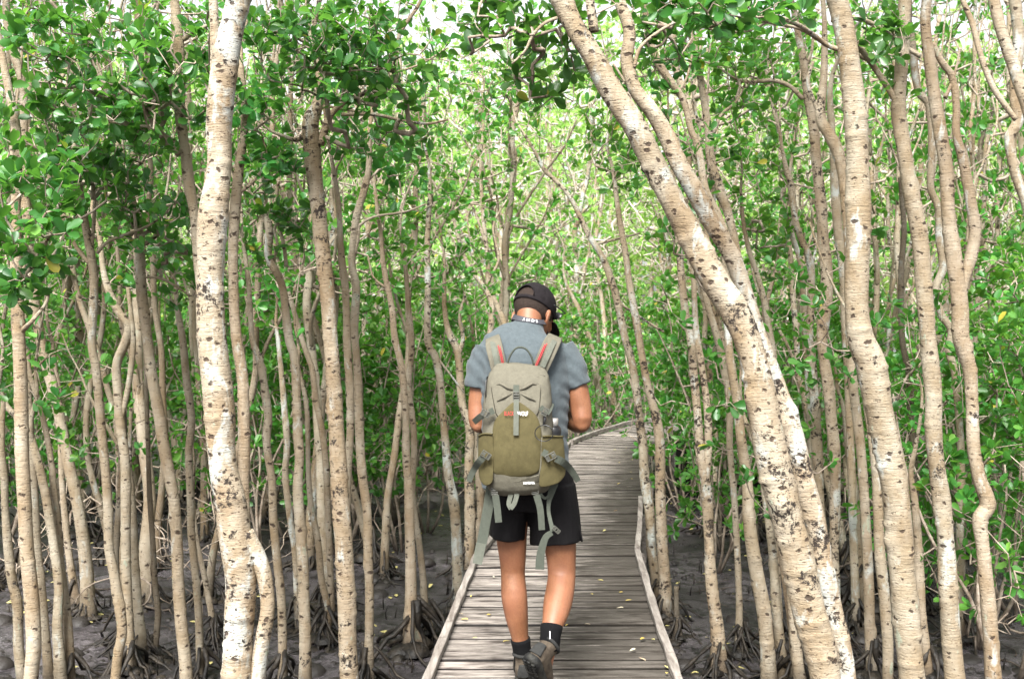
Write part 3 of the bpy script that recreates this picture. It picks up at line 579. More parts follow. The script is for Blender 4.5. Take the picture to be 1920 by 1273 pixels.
tree(6.6, 'b', 'tan stem crossing in from the left border to stand third from the edge', [(-30,700,9),(-5,735,11),(15,765,11),(50,800,12),(66,849,15),(83,915,16),(93,975,17),(103,1035,17),(110,1110,17),(108,1186,18),(114,1273,19)], [[(-5,735,8),(2,690,7),(5,650,6),(-4,600,5)]])
tree(6.7, 't', 'thin dark stem fourth from the left edge in the tight clump', [(52,650,8),(55,700,9),(75,764,10),(93,849,11),(101,915,12),(108,985,13),(113,1050,13),(121,1110,14),(128,1186,16),(130,1273,18)], [[(60,710,5),(80,680,4),(110,660,3)]])
tree(8.6, 't', 'thin stem with flared foot at the back of the left clump', [(98,640,7),(103,683,8),(111,734,9),(113,809,10),(116,894,11),(121,960,12),(128,1025,13),(136,1085,14),(142,1125,24)], [], [(95,600,8.6,60,50,18)], roots=.9)
tree(6.6, 't', 'slender brown stem between the leftmost brown trunk and the clump', [(60,840,12),(64,900,13),(68,990,14),(73,1060,15),(80,1136,16),(86,1200,16),(92,1273,17)])
tree(6.9, 'b', 'wavy trunk joining a reddish dead stem, right of the swaying slender one', [(186,440,9),(193,503,11),(203,543,13),(221,583,14),(240,612,14),(236,640,17),(219,683,17),(221,734,18),(226,799,18),(234,859,17),(236,935,18),(236,1010,18),(237,1085,18),(241,1160,17),(246,1273,17)], [[(226,790,10),(238,740,11),(246,690,11),(250,640,10),(246,590,9),(240,540,7)]], [(190,420,7,50,50,16),(240,520,7,40,50,12)])
tree(7.0, 'd', 'dark red-brown dead stem leaning on the wavy trunk', [(231,760,10),(232,800,13),(229,860,14),(226,935,14),(221,985,13),(218,1035,11),(222,1100,10),(240,1200,11)])
tree(7.6, 't', 'reddish thin stem slanting behind the slender brown trunk', [(133,480,8),(146,553,10),(165,610,11),(185,670,11),(203,735,11),(216,784,11),(224,860,12),(228,960,12),(230,1100,13)], [], [(140,470,7.6,50,40,14)])
tree(7.2, 't', 'stem right of the wavy trunk, standing clear on the grey mud', [(245,900,12),(251,985,13),(254,1060,14),(259,1136,17),(266,1211,20),(268,1245,28)], [[(250,950,8),(243,860,8),(246,760,7)]], roots=.7)
tree(7.25, 'd', 'thin dark stem alone on the mud before the smooth tan trunk', [(268,600,6),(272,660,7),(276,784,8),(279,884,9),(282,945,10),(287,1015,10),(290,1085,11),(296,1146,11),(291,1211,12),(289,1245,16)], roots=.6)
tree(7.6, 't', 'short bent stem with a swollen foot beside the thick white trunk', [(362,940,7),(370,1015,8),(384,1085,10),(392,1126,11),(400,1176,12),(402,1208,22)], roots=.8)
# right of the boardwalk
tree(4.7, 's', 'great leaning speckled trunk sweeping from top centre down to the lower right', [(1036,-45,39),(1045,-20,40),(1052,0,40),(1077,50,38),(1107,100,40),(1143,166,42),(1183,226,44),(1218,292,45),(1253,362,46),(1280,412,48),(1315,478,50),(1345,533,53),(1375,578,54),(1400,635,52),(1418,700,55),(1431,774,58),(1448,860,62),(1466,935,62),(1486,1010,62),(1504,1085,62),(1521,1160,62),(1536,1211,60),(1549,1273,58)],
     [[(1114,60,20),(1110,30,18),(1106,0,17),(1104,-40,16)], [(1045,34,7),(1020,45,6),(998,68,6),(985,95,5),(960,120,4)]],
     [(990,70,5.0,120,70,46),(900,20,5.1,60,50,16),(1010,150,5.2,80,40,14),(1090,10,4.9,60,40,12)])
tree(5.2, 'w', 'whitish companion trunk leaning alongside the great speckled one', [(1158,-30,21),(1161,0,22),(1180,60,24),(1175,116,24),(1193,171,27),(1223,211,29),(1253,261,32),(1275,312,33),(1310,372,34),(1340,427,32),(1370,478,32),(1390,528,32),(1408,585,32),(1425,640,32),(1453,713,33),(1471,764,36),(1486,819,40),(1504,884,40),(1519,945,40),(1534,1010,40),(1546,1075,40),(1559,1136,38),(1572,1186,37),(1582,1236,35),(1587,1273,35)],
     [[(1188,130,8),(1200,90,7),(1235,60,6),(1270,40,5)], [(1195,175,7),(1170,150,5),(1150,120,4)]], [(1240,70,5.6,60,60,20),(1200,30,5.6,60,40,14)])
tree(5.4, 'b', 'broad pinkish-tan trunk standing tall in the right third', [(1563,-45,36),(1565,-20,36),(1569,0,37),(1582,50,37),(1594,126,40),(1602,201,41),(1607,276,43),(1609,352,44),(1609,427,44),(1607,503,43),(1607,578,43),(1614,636,50),(1632,683,53),(1647,759,55),(1662,834,50),(1677,910,50),(1685,985,48),(1690,1060,48),(1697,1136,48),(1702,1186,48),(1710,1273,50)],
     [[(1580,95,10),(1550,85,9),(1520,62,9,-.1),(1480,40,9,-.3),(1420,30,9,-.5),(1370,52,8,-.6),(1320,45,6,-.7),(1270,30,5,-.8)], [(1545,82,7),(1500,55,6,-.1),(1440,42,6,-.3),(1400,20,5,-.5),(1360,15,4,-.6)], [(1440,42,5,-.3),(1395,60,5,-.4),(1330,55,4,-.6),(1285,38,3,-.8)]],
     [(1340,15,4.4,110,38,34),(1450,12,4.8,80,25,16),(1250,5,4.3,50,25,8)], lsize=.080)
tree(6.0, 'b', 'tan trunk immediately right of the broad pinkish one, knotted and ringed', [(1698,-40,24),(1697,0,24),(1695,50,23),(1690,126,25),(1685,201,25),(1692,261,27),(1702,327,28),(1715,392,30),(1725,452,30),(1732,528,30),(1740,636,30),(1750,734,31),(1750,809,31),(1758,884,31),(1768,960,31),(1775,1035,33),(1778,1110,35),(1783,1186,35),(1790,1273,36)],
     [[(1686,200,13),(1668,170,11),(1655,150,11),(1638,125,11),(1615,95,10,-.1),(1590,70,8,-.2)], [(1640,118,9),(1610,105,8),(1560,90,7,-.1)], [(1726,106,9),(1700,90,9),(1670,68,9),(1635,45,9,-.1),(1600,35,8,-.2),(1560,40,7,-.3)]],
     [(1655,70,5.8,55,55,20),(1690,150,6.1,40,40,8)])
tree(6.2, 'b', 'long trunk with an elbow low down, second from the right edge', [(1738,-40,18),(1737,0,18),(1735,50,20),(1745,126,21),(1755,201,23),(1765,261,24),(1775,327,25),(1778,402,26),(1788,478,28),(1795,528,30),(1800,578,30),(1802,636,30),(1818,693,26),(1823,759,23),(1825,834,23),(1835,894,25),(1852,945,28),(1838,975,28),(1843,1025,25),(1848,1085,27),(1855,1160,27),(1863,1273,28)],
     [[(1804,545,20),(1808,525,20),(1818,493,22),(1828,437,22),(1820,377,20),(1808,312,18),(1793,251,15),(1793,200,13),(1785,145,13),(1765,115,12),(1748,80,10)], [(1772,185,8),(1790,140,5),(1800,90,4)]])
tree(5.6, 'b', 'grey-tan trunk leaning out at the top right corner', [(1853,-40,19),(1863,0,20),(1878,60,20),(1896,111,22),(1913,161,23),(1932,215,24),(1950,320,24),(1968,480,24),(1985,700,26),(2000,1000,28)], [[(1905,225,10),(1883,196,11),(1858,156,11),(1838,100,11),(1823,45,10),(1805,0,10),(1795,-40,9)]])
tree(6.6, 'p', 'pale twisted trunk hugging the upper right edge', [(1900,-30,20),(1903,0,22),(1910,75,20),(1903,166,20),(1908,226,20),(1893,262,18),(1903,322,18),(1928,400,18),(1945,520,19),(1950,700,20),(1960,1000,22)])
tree(7.6, 'p', 'thin white trunk curving behind the second and third trunks from the right', [(1708,60,12),(1712,106,14),(1722,171,14),(1742,201,13),(1747,282,13),(1745,352,13),(1760,392,15),(1763,452,16),(1768,503,15),(1755,543,13),(1765,590,14),(1783,620,14),(1780,660,14),(1790,700,13),(1796,760,13),(1802,860,14),(1800,1000,15)])
tree(7.5, 's', 'black-ringed trunk left of the broad pinkish one, forking up high', [(1490,30,11),(1497,65,12),(1506,111,14),(1514,176,16),(1524,226,18),(1531,302,19),(1539,377,20),(1544,452,21),(1549,503,22),(1550,553,24),(1544,603,22),(1541,640,20),(1551,708,21),(1559,784,21),(1566,859,20),(1566,935,20),(1564,1035,18),(1566,1110,18)],
     [[(1506,185,9),(1480,160,8),(1450,150,8),(1420,152,7),(1385,150,5),(1340,120,4)], [(1512,120,8),(1522,95,6),(1525,60,5)]], [(1420,90,7.6,90,70,34),(1400,190,7.8,80,50,24)])
tree(6.9, 'b', 'crooked tan trunk running into the back of the broad pinkish one', [(1545,20,9),(1546,90,12),(1544,151,15),(1539,216,19),(1556,251,22),(1574,292,21),(1584,352,18),(1590,450,16),(1592,560,16),(1598,700,17),(1615,850,18),(1625,1000,18)], [[(1540,215,9),(1528,190,8),(1515,150,7),(1525,110,6)]])
tree(8.0, 'p', 'slim pale trunk glimpsed left behind the broad pinkish one', [(1556,180,11),(1560,240,13),(1564,312,14),(1566,362,16),(1571,427,17),(1580,503,15),(1584,600,14),(1590,700,14)])
tree(8.5, 's', 'thin white trunk with a dark broken top, left of the black-ringed one', [(1462,250,5),(1466,277,6),(1473,312,9),(1484,352,12),(1491,412,12),(1504,452,13),(1519,492,14),(1521,553,14),(1518,636,14),(1524,700,16),(1529,784,19),(1534,874,20),(1537,950,19),(1544,1010,17)])
tree(9.0, 'p', 'narrow twin stem close left of the thin white trunk with the broken top', [(1480,340,8),(1483,380,9),(1484,437,10),(1496,478,10),(1504,528,10),(1509,603,11),(1512,680,12),(1518,760,12),(1520,860,13),(1524,980,13)], [[(1500,560,7),(1530,570,8),(1548,590,7)]], [(1440,300,9,70,70,36),(1460,420,9,60,50,20)])
tree(6.6, 'b', 'upper stem sweeping down to run beside the whitish leaning trunk', [(1205,-20,10),(1207,0,11),(1215,60,12),(1233,116,14),(1263,161,14),(1282,190,13),(1295,241,12),(1310,282,13),(1322,352,14),(1345,402,14),(1365,450,14),(1385,500,14),(1405,560,14),(1420,640,15),(1440,760,16),(1460,900,17),(1480,1050,18)], [[(1275,170,6),(1290,140,5),(1300,90,4)]], [(1270,110,6.8,50,60,18),(1150,160,7,50,50,10)])
tree(7.4, 's', 'speckled slim trunk leaning parallel to and right of the whitish one', [(1286,20,9),(1290,50,10),(1305,100,12),(1318,176,13),(1328,241,15),(1333,302,17),(1353,362,17),(1370,417,16),(1383,478,14),(1396,540,14),(1408,600,14),(1424,720,14),(1440,850,14),(1452,1000,15)], [[(1338,250,7),(1352,215,6),(1380,190,5),(1400,150,4)]], [(1360,120,7.4,70,70,28),(1370,280,7.6,50,50,16)])
tree(8.0, 't', 'thin brown stem bending in right of the leaning trunks at head height', [(1392,400,7),(1396,430,8),(1405,470,9),(1421,518,10),(1433,565,12),(1446,640,13),(1453,683,14),(1463,725,14),(1470,800,13),(1490,950,14)], [], [(1420,400,8.2,60,60,26),(1460,500,8.4,50,50,16)])
tree(6.9, 's', 'black-spotted trunk joined by a twin at knee height, right of the kerb', [(1268,420,11),(1272,455,13),(1278,528,14),(1285,590,15),(1295,640,15),(1300,700,16),(1308,784,15),(1313,850,17),(1323,910,20),(1327,960,20),(1330,1035,20),(1335,1110,22),(1345,1186,25),(1348,1273,27)],
     [[(1322,920,14),(1327,860,15),(1328,809,15),(1325,759,14),(1318,708,13),(1307,640,12),(1303,590,11),(1300,520,10),(1296,470,8)]])
tree(7.3, 'b', 'slim stem on a dark root clump right of the twin spotted trunk', [(1312,500,8),(1318,540,10),(1330,590,12),(1345,640,13),(1358,698,14),(1368,764,14),(1368,834,12),(1373,900,12),(1378,960,12),(1383,1060,12),(1386,1136,12),(1386,1196,14),(1390,1235,24)], [], [(1290,440,7.6,50,60,20)], roots=.9)
tree(6.6, 'b', 'tan trunk running down close left of the great leaning one', [(1350,540,11),(1362,600,13),(1370,683,16),(1383,759,17),(1391,834,19),(1401,910,21),(1406,985,24),(1416,1060,26),(1431,1136,27),(1436,1186,26),(1441,1273,27)])
tree(6.8, 'b', 'lower trunk peeping out under the great leaning one, left of its foot', [(1425,860,13),(1436,940,14),(1444,1000,15),(1451,1060,17),(1455,1136,18),(1463,1210,19),(1468,1273,20)])
tree(6.7, 't', 'shaded stump-like stem under the great leaning trunk', [(1470,1060,15),(1480,1130,17),(1490,1200,20),(1496,1273,24)])
tree(6.5, 'b', 'slim trunk close left of the broad pinkish one from its middle down', [(1625,760,13),(1632,800,14),(1637,840,16),(1644,900,18),(1647,985,19),(1652,1060,21),(1660,1136,21),(1664,1200,20),(1665,1273,18)])
tree(8.5, 'd', 'dark red-brown stem standing between the broad and the ringed right trunks', [(1688,330,8),(1690,352,9),(1695,427,10),(1690,503,11),(1690,578,11),(1692,636,11),(1705,708,12),(1708,784,13),(1713,859,14),(1716,935,15),(1718,990,14),(1725,1060,14)])
tree(6.8, 'b', 'thin trunk emerging low, right of the broad pinkish one', [(1708,880,10),(1716,940,13),(1722,1035,17),(1727,1136,18),(1735,1211,18),(1740,1273,17)])
tree(8.3, 't', 'short brown trunk on a wide root mound, left of the broad pinkish one', [(1592,840,14),(1600,900,15),(1603,950,18),(1607,1010,19),(1610,1060,21),(1614,1110,26),(1620,1146,44)], [], [(1560,790,8.6,80,70,40)], roots=1.5)
tree(8.6, 's', 'leaning dotted trunk at the right kerb, nearer the deck of the two', [(1010,300,7),(1022,322,8),(1057,357,8),(1077,387,9),(1103,442,11),(1128,483,12),(1148,533,14),(1163,593,14),(1173,640,14),(1185,683,14),(1193,734,15),(1198,784,15),(1205,834,17),(1208,894,18),(1218,960,19),(1221,1025,18),(1228,1075,18),(1232,1115,18)], [[(1120,460,6),(1160,450,5),(1200,440,4)], [(1160,570,5),(1190,590,5),(1220,610,5),(1245,625,4)]])
tree(8.2, 's', 'dotted tan trunk at the right kerb, farther from the deck of the two', [(1148,320,7),(1153,352,8),(1163,427,11),(1173,483,12),(1183,553,13),(1195,620,14),(1202,663,14),(1213,723,15),(1233,799,17),(1238,859,19),(1238,935,20),(1241,1010,21),(1246,1085,21),(1249,1165,22)], [], [(1180,300,8.2,70,70,36),(1120,250,8.4,50,50,16)])
tree(7.7, 'd', 'broken dead stub with muddy foot beside the right kerb', [(1268,1102,9),(1268,1130,9),(1269,1165,11),(1270,1205,18)], roots=.7)
tree(17.6, 'b', 'slim pale trunk directly above the walker\'s right elbow', [(1068,545,7),(1085,580,9),(1100,620,10),(1105,633,10),(1118,700,12),(1123,760,12),(1120,812,12)])
tree(18.4, 'b', 'wavy pale trunk second right of the walker beyond the deck', [(1128,560,8),(1135,640,10),(1133,685,11),(1148,744,13),(1158,795,12)])
tree(12.0, 's', 'crooked blotched trunk rising straight above the walker\'s cap', [(906,240,5),(901,302,6),(906,402,8),(914,478,9),(917,533,10),(942,593,11),(952,640,11),(958,720,12),(960,800,12)], [[(914,470,6),(900,420,5),(885,380,4)], [(917,520,6),(935,480,5),(925,420,4),(950,370,3)]], [(900,240,12,60,50,26)])
tree(11.5, 's', 'crooked blotched trunk left of the walker\'s cap', [(850,400,6),(856,432,7),(876,493,8),(901,528,10),(922,568,11),(919,625,12),(915,700,12),(908,800,13)], [], [(840,380,11.5,60,50,26)])
# ================================================================ the thicket: prototypes, then copies
def proto(k, H, r, c0, n, Rr, leafmat, size, per):
    """meshes (trunk, branches, crown) of one tree, base at the origin, mud level"""
    rs = np.random.default_rng(300+k); P = [(0, 0, -.08, r*1.15)]; p = np.array((0., 0., 0.)); d = np.array((rs.normal()*.06, rs.normal()*.06, 1.))
    while p[2] < H*.82:
        P.append((*p, r*(1-.55*p[2]/H))); d = d*.75+np.array((rs.normal()*.12, rs.normal()*.12, .25)); p = p+d/np.linalg.norm(d)*.38
    P = np.array(P); mb = MB(); bark_tube(mb, resample(P, .06), False, 900+k, .7); nodes = [q[:3] for q in resample(P, .2) if q[2] > c0*.85]
    for j in range(3):                       # forks
        i0 = rs.integers(int(len(P)*.35), int(len(P)*.85)); a = P[i0].copy(); a[3] *= .60; q = [a.copy()]
        dd = np.array((rs.normal()*.6, rs.normal()*.6, 1.1)); dd /= np.linalg.norm(dd)
        for s in range(5+rs.integers(0, 3)):
            dd = dd*.7+np.array((rs.normal()*.18, rs.normal()*.18, .32)); a = a.copy(); a[:3] += dd/np.linalg.norm(dd)*.3; a[3] *= .86; q.append(a)
        q = resample(q, .07); bark_tube(mb, q, False, 70+k*5+j); nodes += [x[:3] for x in q[::3]]
    tm = mb.mesh('trunk', BARK)
    tips = []
    while len(tips) < n:
        z = rs.uniform(c0, H); u = (z-c0)/(H-c0); rad = Rr*(.55+.65*math.sin(math.pi*min(1, u*.9+.1)))
        a, q = rs.uniform(0, 6.283), math.sqrt(rs.random())*rad; c = nodes[min(len(nodes)-1, int(len(nodes)*min(.98, u)))]
        t_ = np.array((c[0]*.8+math.cos(a)*q, c[1]*.8+math.sin(a)*q, z))
        if noise.noise(Vector(t_*1.25)+Vector((k*7., 0, 0))) < -.12: continue
        tips.append(t_)
    mb = MB(); mb.mi = 1; dirs = grow(nodes, tips, rs, seg=.2, r_tip=.0065 if size > .1 else .0038, mb=mb, sides=4, rmax=.03, wob=.3); mb.mi = 0
    rosettes(mb, tips, dirs, per, size, False, rs); cm = mb.mesh('crown', [leafmat, TWIG_PALE if size > .1 else TWIG])
    return tm, cm
def place(name, meshes, loc, rz, sc, label, cat, group, col=(.3, .5, .85, 1), roots=None):
    r = empty(name, loc, label, cat, group); r.rotation_euler.z = rz; r.scale = (sc[0], sc[0], sc[1])
    for nm, me in zip(('stems' if name.endswith('shrub') else 'trunk', 'crown'), meshes):
        o = bpy.data.objects.new(nm, me); COL.objects.link(o); o.parent = r; o.color = col
    if roots is not None:
        o = bpy.data.objects.new('roots', ROOTM[roots % 4]); COL.objects.link(o); o.parent = r; o.rotation_euler.z = roots*2.1; q = .6+.55*((roots*37) % 10)/10; o.scale = (q, q, q*.9)
    return r
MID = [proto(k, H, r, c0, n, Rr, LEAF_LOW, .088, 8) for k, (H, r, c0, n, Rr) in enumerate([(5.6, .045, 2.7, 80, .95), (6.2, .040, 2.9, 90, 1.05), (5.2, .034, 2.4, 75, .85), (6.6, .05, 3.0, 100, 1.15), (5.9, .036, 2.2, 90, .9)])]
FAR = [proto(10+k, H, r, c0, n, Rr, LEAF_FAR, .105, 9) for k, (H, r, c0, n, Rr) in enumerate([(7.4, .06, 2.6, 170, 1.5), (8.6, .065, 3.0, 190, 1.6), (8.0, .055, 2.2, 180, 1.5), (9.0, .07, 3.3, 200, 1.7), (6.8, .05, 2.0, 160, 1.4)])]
def near_path(x, y, m=.35):
    for k in range(len(LEFT)-1):
        if LEFT[k][1]-.4 <= y <= max(LEFT[k+1][1], RIGHT[k+1][1])+.4:
            lo = min(LEFT[k][0], LEFT[k+1][0]); hi = max(RIGHT[k][0], RIGHT[k+1][0])
            if lo-m < x < hi+m: return True
    return 13.9 < y < 17.4 and x > .8
used = []
def ok(x, y, d):
    for a, b in used:
        if (a-x)**2+(b-y)**2 < d*d: return False
    used.append((x, y)); return True
for o in COL.objects:
    if o.get('category') == 'tree': used.append((o.location.x, o.location.y))
rf = random.Random(21)
def scatter(n, y0, y1, dmin, fn, half=.5, corridor=.35, side=None):
    c = 0; tries = 0
    while c < n and tries < 9000:
        tries += 1; y = y0+(y1-y0)*rf.random()**.85; x = rf.uniform(-half*y-.8, half*y+.8)
        if side == 'l' and x > -.2: continue
        if side == 'r' and x < 1.5: continue
        if near_path(x, y, corridor) or not ok(x, y, dmin): continue
        fn(x, y, c); c += 1
def mid_l(x, y, i):
    sty = rf.choice('btttbs'); s = STY[sty]; q = rf.uniform(.8, 1.15)
    place('mangrove_tree', MID[i % 5], (x, y, mud_h(x, y)), rf.uniform(0, 6.28), (q, rf.uniform(.92, 1.25)), 'slim pole-like mangrove in the crowded thicket left of the boardwalk', 'tree', 'slim mangroves in the left-hand thicket', (s[0], s[1], s[2]*rf.uniform(.85, 1.05), 1), i)
def mid_r(x, y, i):
    sty = rf.choice('bbssp'); s = STY[sty]; q = rf.uniform(.8, 1.15)
    place('mangrove_tree', MID[(i+2) % 5], (x, y, mud_h(x, y)), rf.uniform(0, 6.28), (q, rf.uniform(.92, 1.25)), 'slim pole-like mangrove in the thicket right of the boardwalk', 'tree', 'slim mangroves in the right-hand thicket', (s[0], s[1], s[2]*rf.uniform(.85, 1.05), 1), i)
def far_t(x, y, i):
    s = STY[rf.choice('pswpb')]; q = rf.uniform(.85, 1.15)
    place('mangrove_tree', FAR[i % 5], (x, y, MUDZ), rf.uniform(0, 6.28), (q, rf.uniform(.9, 1.12)), 'tall pale-leaved mangrove deep in the wood beyond the boardwalk', 'tree', 'tall mangroves far back in the wood', (s[0], s[1], s[2], 1))
scatter(40, 8.2, 15.0, .42, mid_l, side='l')
scatter(20, 8.6, 15.0, .55, mid_r, side='r')
scatter(64, 15.5, 34.0, .95, far_t, corridor=.2)
# shrubs
def shrub(k, H, n, Rr, size=.085, per=9):
    rs = np.random.default_rng(600+k); mb = MB(); nodes = []
    for j in range(5):
        a = rs.uniform(0, 6.28); P = [(math.cos(a)*.05, math.sin(a)*.05, -.06)]; d = np.array((math.cos(a)*.4, math.sin(a)*.4, 1.))
        for s in range(6):
            d = d*.8+np.array((rs.normal()*.15, rs.normal()*.15, .2)); P.append(tuple(np.array(P[-1])+d/np.linalg.norm(d)*H*.15))
        q = resample(np.c_[np.array(P), np.linspace(.017, .006, 7)], .08); tube(mb, q[:, :3], q[:, 3], 6); nodes += [x[:3] for x in q[3:]]
    tips = []
    while len(tips) < n:
        z = rs.uniform(.22, 1)*H; rad = Rr*(.5+.6*math.sin(math.pi*z/H)); a = rs.uniform(0, 6.28); q = math.sqrt(rs.random())*rad
        p = np.array((math.cos(a)*q, math.sin(a)*q, z))
        if noise.noise(Vector(p*2.2)+Vector((k*5., 3, 0))) < -.15: continue
        tips.append(p)
    dirs = grow(nodes, tips, rs, seg=.14, r_tip=.0028, mb=mb, sides=4, rmax=.012, wob=.3); sm = mb.mesh('stems', TWIG)
    mb = MB(); rosettes(mb, tips, dirs, per, size, False, rs); return sm, mb.mesh('crown', LEAF_LOW)
SHR = [shrub(0, 2.1, 140, .8), shrub(1, 2.5, 170, .8), shrub(2, 1.7, 120, .75), shrub(3, 3.0, 190, .8)]
def shr(label, group):
    def f(x, y, i):
        q = rf.uniform(.85, 1.2)
        place('mangrove_shrub', SHR[i % 4], (x, y, mud_h(x, y) if y < 20 else MUDZ), rf.uniform(0, 6.28), (q, q*rf.uniform(.9, 1.15)), label, 'shrub', group, roots=None)
    return f
scatter(36, 10.0, 16, .62, shr('leafy green mangrove shrub under the trees left of the boardwalk', 'shrubs in the left-hand thicket'), side='l')
scatter(30, 9.5, 15, .7, shr('bright leafy mangrove shrub under the trees right of the boardwalk', 'shrubs in the right-hand thicket'), side='r')
scatter(62, 16.8, 27, 1.0, shr('leafy shrub low in the far wood behind the bend of the boardwalk', 'shrubs in the far wood'), corridor=.1)
for i, (px, Y, q, lab) in enumerate([(1900, 6.9, .95, 'dark green shrub filling the lower right edge, nearest one'), (1835, 7.6, 1.0, 'dark green shrub behind the elbowed right trunk'),
        (1790, 8.3, .8, 'low shrub showing between the ringed and elbowed right trunks'), (1925, 8.2, 1.15, 'tall dense shrub at the right edge behind the nearest one'), (1870, 9.2, 1.2, 'tall shrub further back at the right edge'),
        (1760, 9.4, 1.0, 'shrub between the right-hand ringed trunk and its neighbours'), (1560, 11.0, .95, 'bright shrub behind the black-ringed trunk'), (1500, 12.0, 1.1, 'shrub behind the thin white trunk with broken top'),
        (1290, 12.6, .95, 'fresh green shrub overhanging the corner of the boardwalk'), (1360, 13.2, 1.0, 'shrub right of the boardwalk corner behind the leaning trunks'), (1245, 17.6, .85, 'shrub just behind the boardwalk bend'),
        (1150, 18.0, 1.0, 'shrub behind the far left kerb of the bend'), (1090, 16.6, 1.0, 'shrub left of the boardwalk bend'), (1030, 15.5, 1.0, 'shrub hidden mostly by the walker, left of the deck'), (960, 14.5, 1.0, 'shrub behind the walker left of the far deck'), (1200, 19.5, 1.2, 'tall shrub closing the view past the bend'), (1330, 18.5, 1.1, 'shrub beyond the side turn of the boardwalk'), (1420, 17.9, 1.1, 'shrub behind the side turn, further right')]):
    p = at(px, 600, Y); place('mangrove_shrub', SHR[(i+1) % 4], (p[0], Y, mud_h(p[0], Y)), i*1.3, (q, q), lab, 'shrub', 'shrubs in the right-hand thicket' if False else None)
# far-off wood that reads as one mass
def far_wood():
    rs = np.random.default_rng(5); mbT = MB(); mbL = MB(); P = []; D = []
    for i in range(330):
        y = rs.uniform(33, 58); x = rs.uniform(-.56*y, .56*y); H = rs.uniform(8, 13)+(y-33)*.13; z0 = MUDZ
        q = [(x, y, z0), (x+rs.normal()*.25, y, z0+H*.3), (x+rs.normal()*.4, y, z0+H*.6), (x+rs.normal()*.6, y, z0+H*.9)]
        tube(mbT, q, [.09, .075, .06, .03], 6)
        n = 62; zz = z0+rs.uniform(.12, 1., n)*H; P.append(np.c_[x+rs.normal(size=n)*.95, y+rs.normal(size=n)*.8, zz])
    P = np.concatenate(P); D = rs.normal(size=P.shape)*.5+np.array((0, 0, .6)); D /= np.linalg.norm(D, axis=1)[:, None]
    rosettes(mbL, P, D, 7, .26, False, rs)
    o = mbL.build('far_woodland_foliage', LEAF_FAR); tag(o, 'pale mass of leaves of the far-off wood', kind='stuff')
    o = mbT.build('far_woodland_trunks', BARK); o.color = (.5, .4, 1, 1); tag(o, 'pale stems of the far-off wood', kind='stuff')
far_wood()
# tangle of bare grey twigs low in the thicket
def tangle(x, y, z, n, rs, mb):
    base = np.array((x, y, z)); tips = base+rs.normal(size=(n, 3))*np.array((.5, .4, .38))+np.array((0, 0, .45))
    grow([base, base+np.array((.03, 0, .2)), base+np.array((-.04, .02, .4))], tips, rs, seg=.10, r_tip=.003, mb=mb, sides=5, wob=.55, rmax=.011)
for i, (px, Y) in enumerate([(315, 8.4), (225, 9.2), (120, 10.2), (405, 9.6), (700, 10.6), (30, 9.2), (1340, 10.5), (1720, 9.0), (1660, 10.4), (1890, 7.2), (1600, 9.6), (560, 11), (270, 11)]):
    p = at(px, 700, Y); rs = np.random.default_rng(40+i); mb = MB(); g = mud_h(p[0], Y); tangle(p[0], Y, g+.02, 26, rs, mb)
    o = mb.build('dead_bush', TWIG, None, org=(p[0], Y, g)); o.location = (p[0], Y, g)
    tag(o, 'leafless tangle of pale crooked twigs low in the thicket', 'dead bush', 'bare twig tangles under the trees')
# fallen leaves on the deck
t = NT('fallen leaf'); a = t.n('ShaderNodeObjectInfo'); t.bsdf(t.ramp(a.outputs['Random'], (0, (.34, .25, .06)), (.5, (.36, .33, .14)), (.8, (.24, .12, .06)), (1, (.40, .38, .28))), .6, .3); FALL = t.m
mb = MB(); L, F3, F4 = leaf_arrays(1, True); mb.add(L*np.array((1, 1, 1.5))*.062, [F3, F4]); LM = mb.mesh('fallen_leaf', FALL)
for i, (px, py) in enumerate([(884,1121),(870,1157),(912,1159),(863,1167),(927,1088),(885,1203),(1160,1116),(1112,1120),(1155,1146),(1108,1177),(1050,1228),(1200,1206),(1220,1205),(1197,1240),(1180,1228),(1250,1268),(1130,1000),(1158,1008),(1195,965),(1150,961),(1150,845),(1172,842),(1160,870),(1183,888),(1182,900),(1178,917),(1163,908),(1185,865),(1120,1092),(1185,1130),(957,1208),(1060,1180),(1245,1255),(835,1200),(1176,818)]):
    Y = 3160/(py-599.8)*1.0; p = at(px, py, Y); o = bpy.data.objects.new('fallen_leaf', LM); COL.objects.link(o)
    o.location = (p[0], p[1], .012); o.rotation_euler = (rf.uniform(-.15, .15), rf.uniform(-.2, .2), rf.uniform(0, 6.28)); s = rf.uniform(.35, .75); o.scale = (s, s*rf.uniform(.6, 1), s)
    tag(o, 'small yellowed leaf fallen on the boardwalk planks', 'leaf', 'fallen leaves on the deck')
def litter():
    mb = MB(); rs = np.random.default_rng(3); n = 420; y = rs.uniform(6.5, 15, n); x = rs.uniform(-.5, .5, n)*y
    P = np.array([(a, b, mud_h(a, b)+.012) for a, b in zip(x, y)]); d = rs.normal(size=(n, 3)); d[:, 2] *= .15; up = np.tile((0, 0, 1.), (n, 1))+rs.normal(size=(n, 3))*.2
    add_leaves(mb, P, d, up, rs.uniform(.035, .065, n), True, rs); tag(mb.build('leaf_litter', FALL), 'scattered yellow and brown leaves on the mud', kind='stuff')
litter()

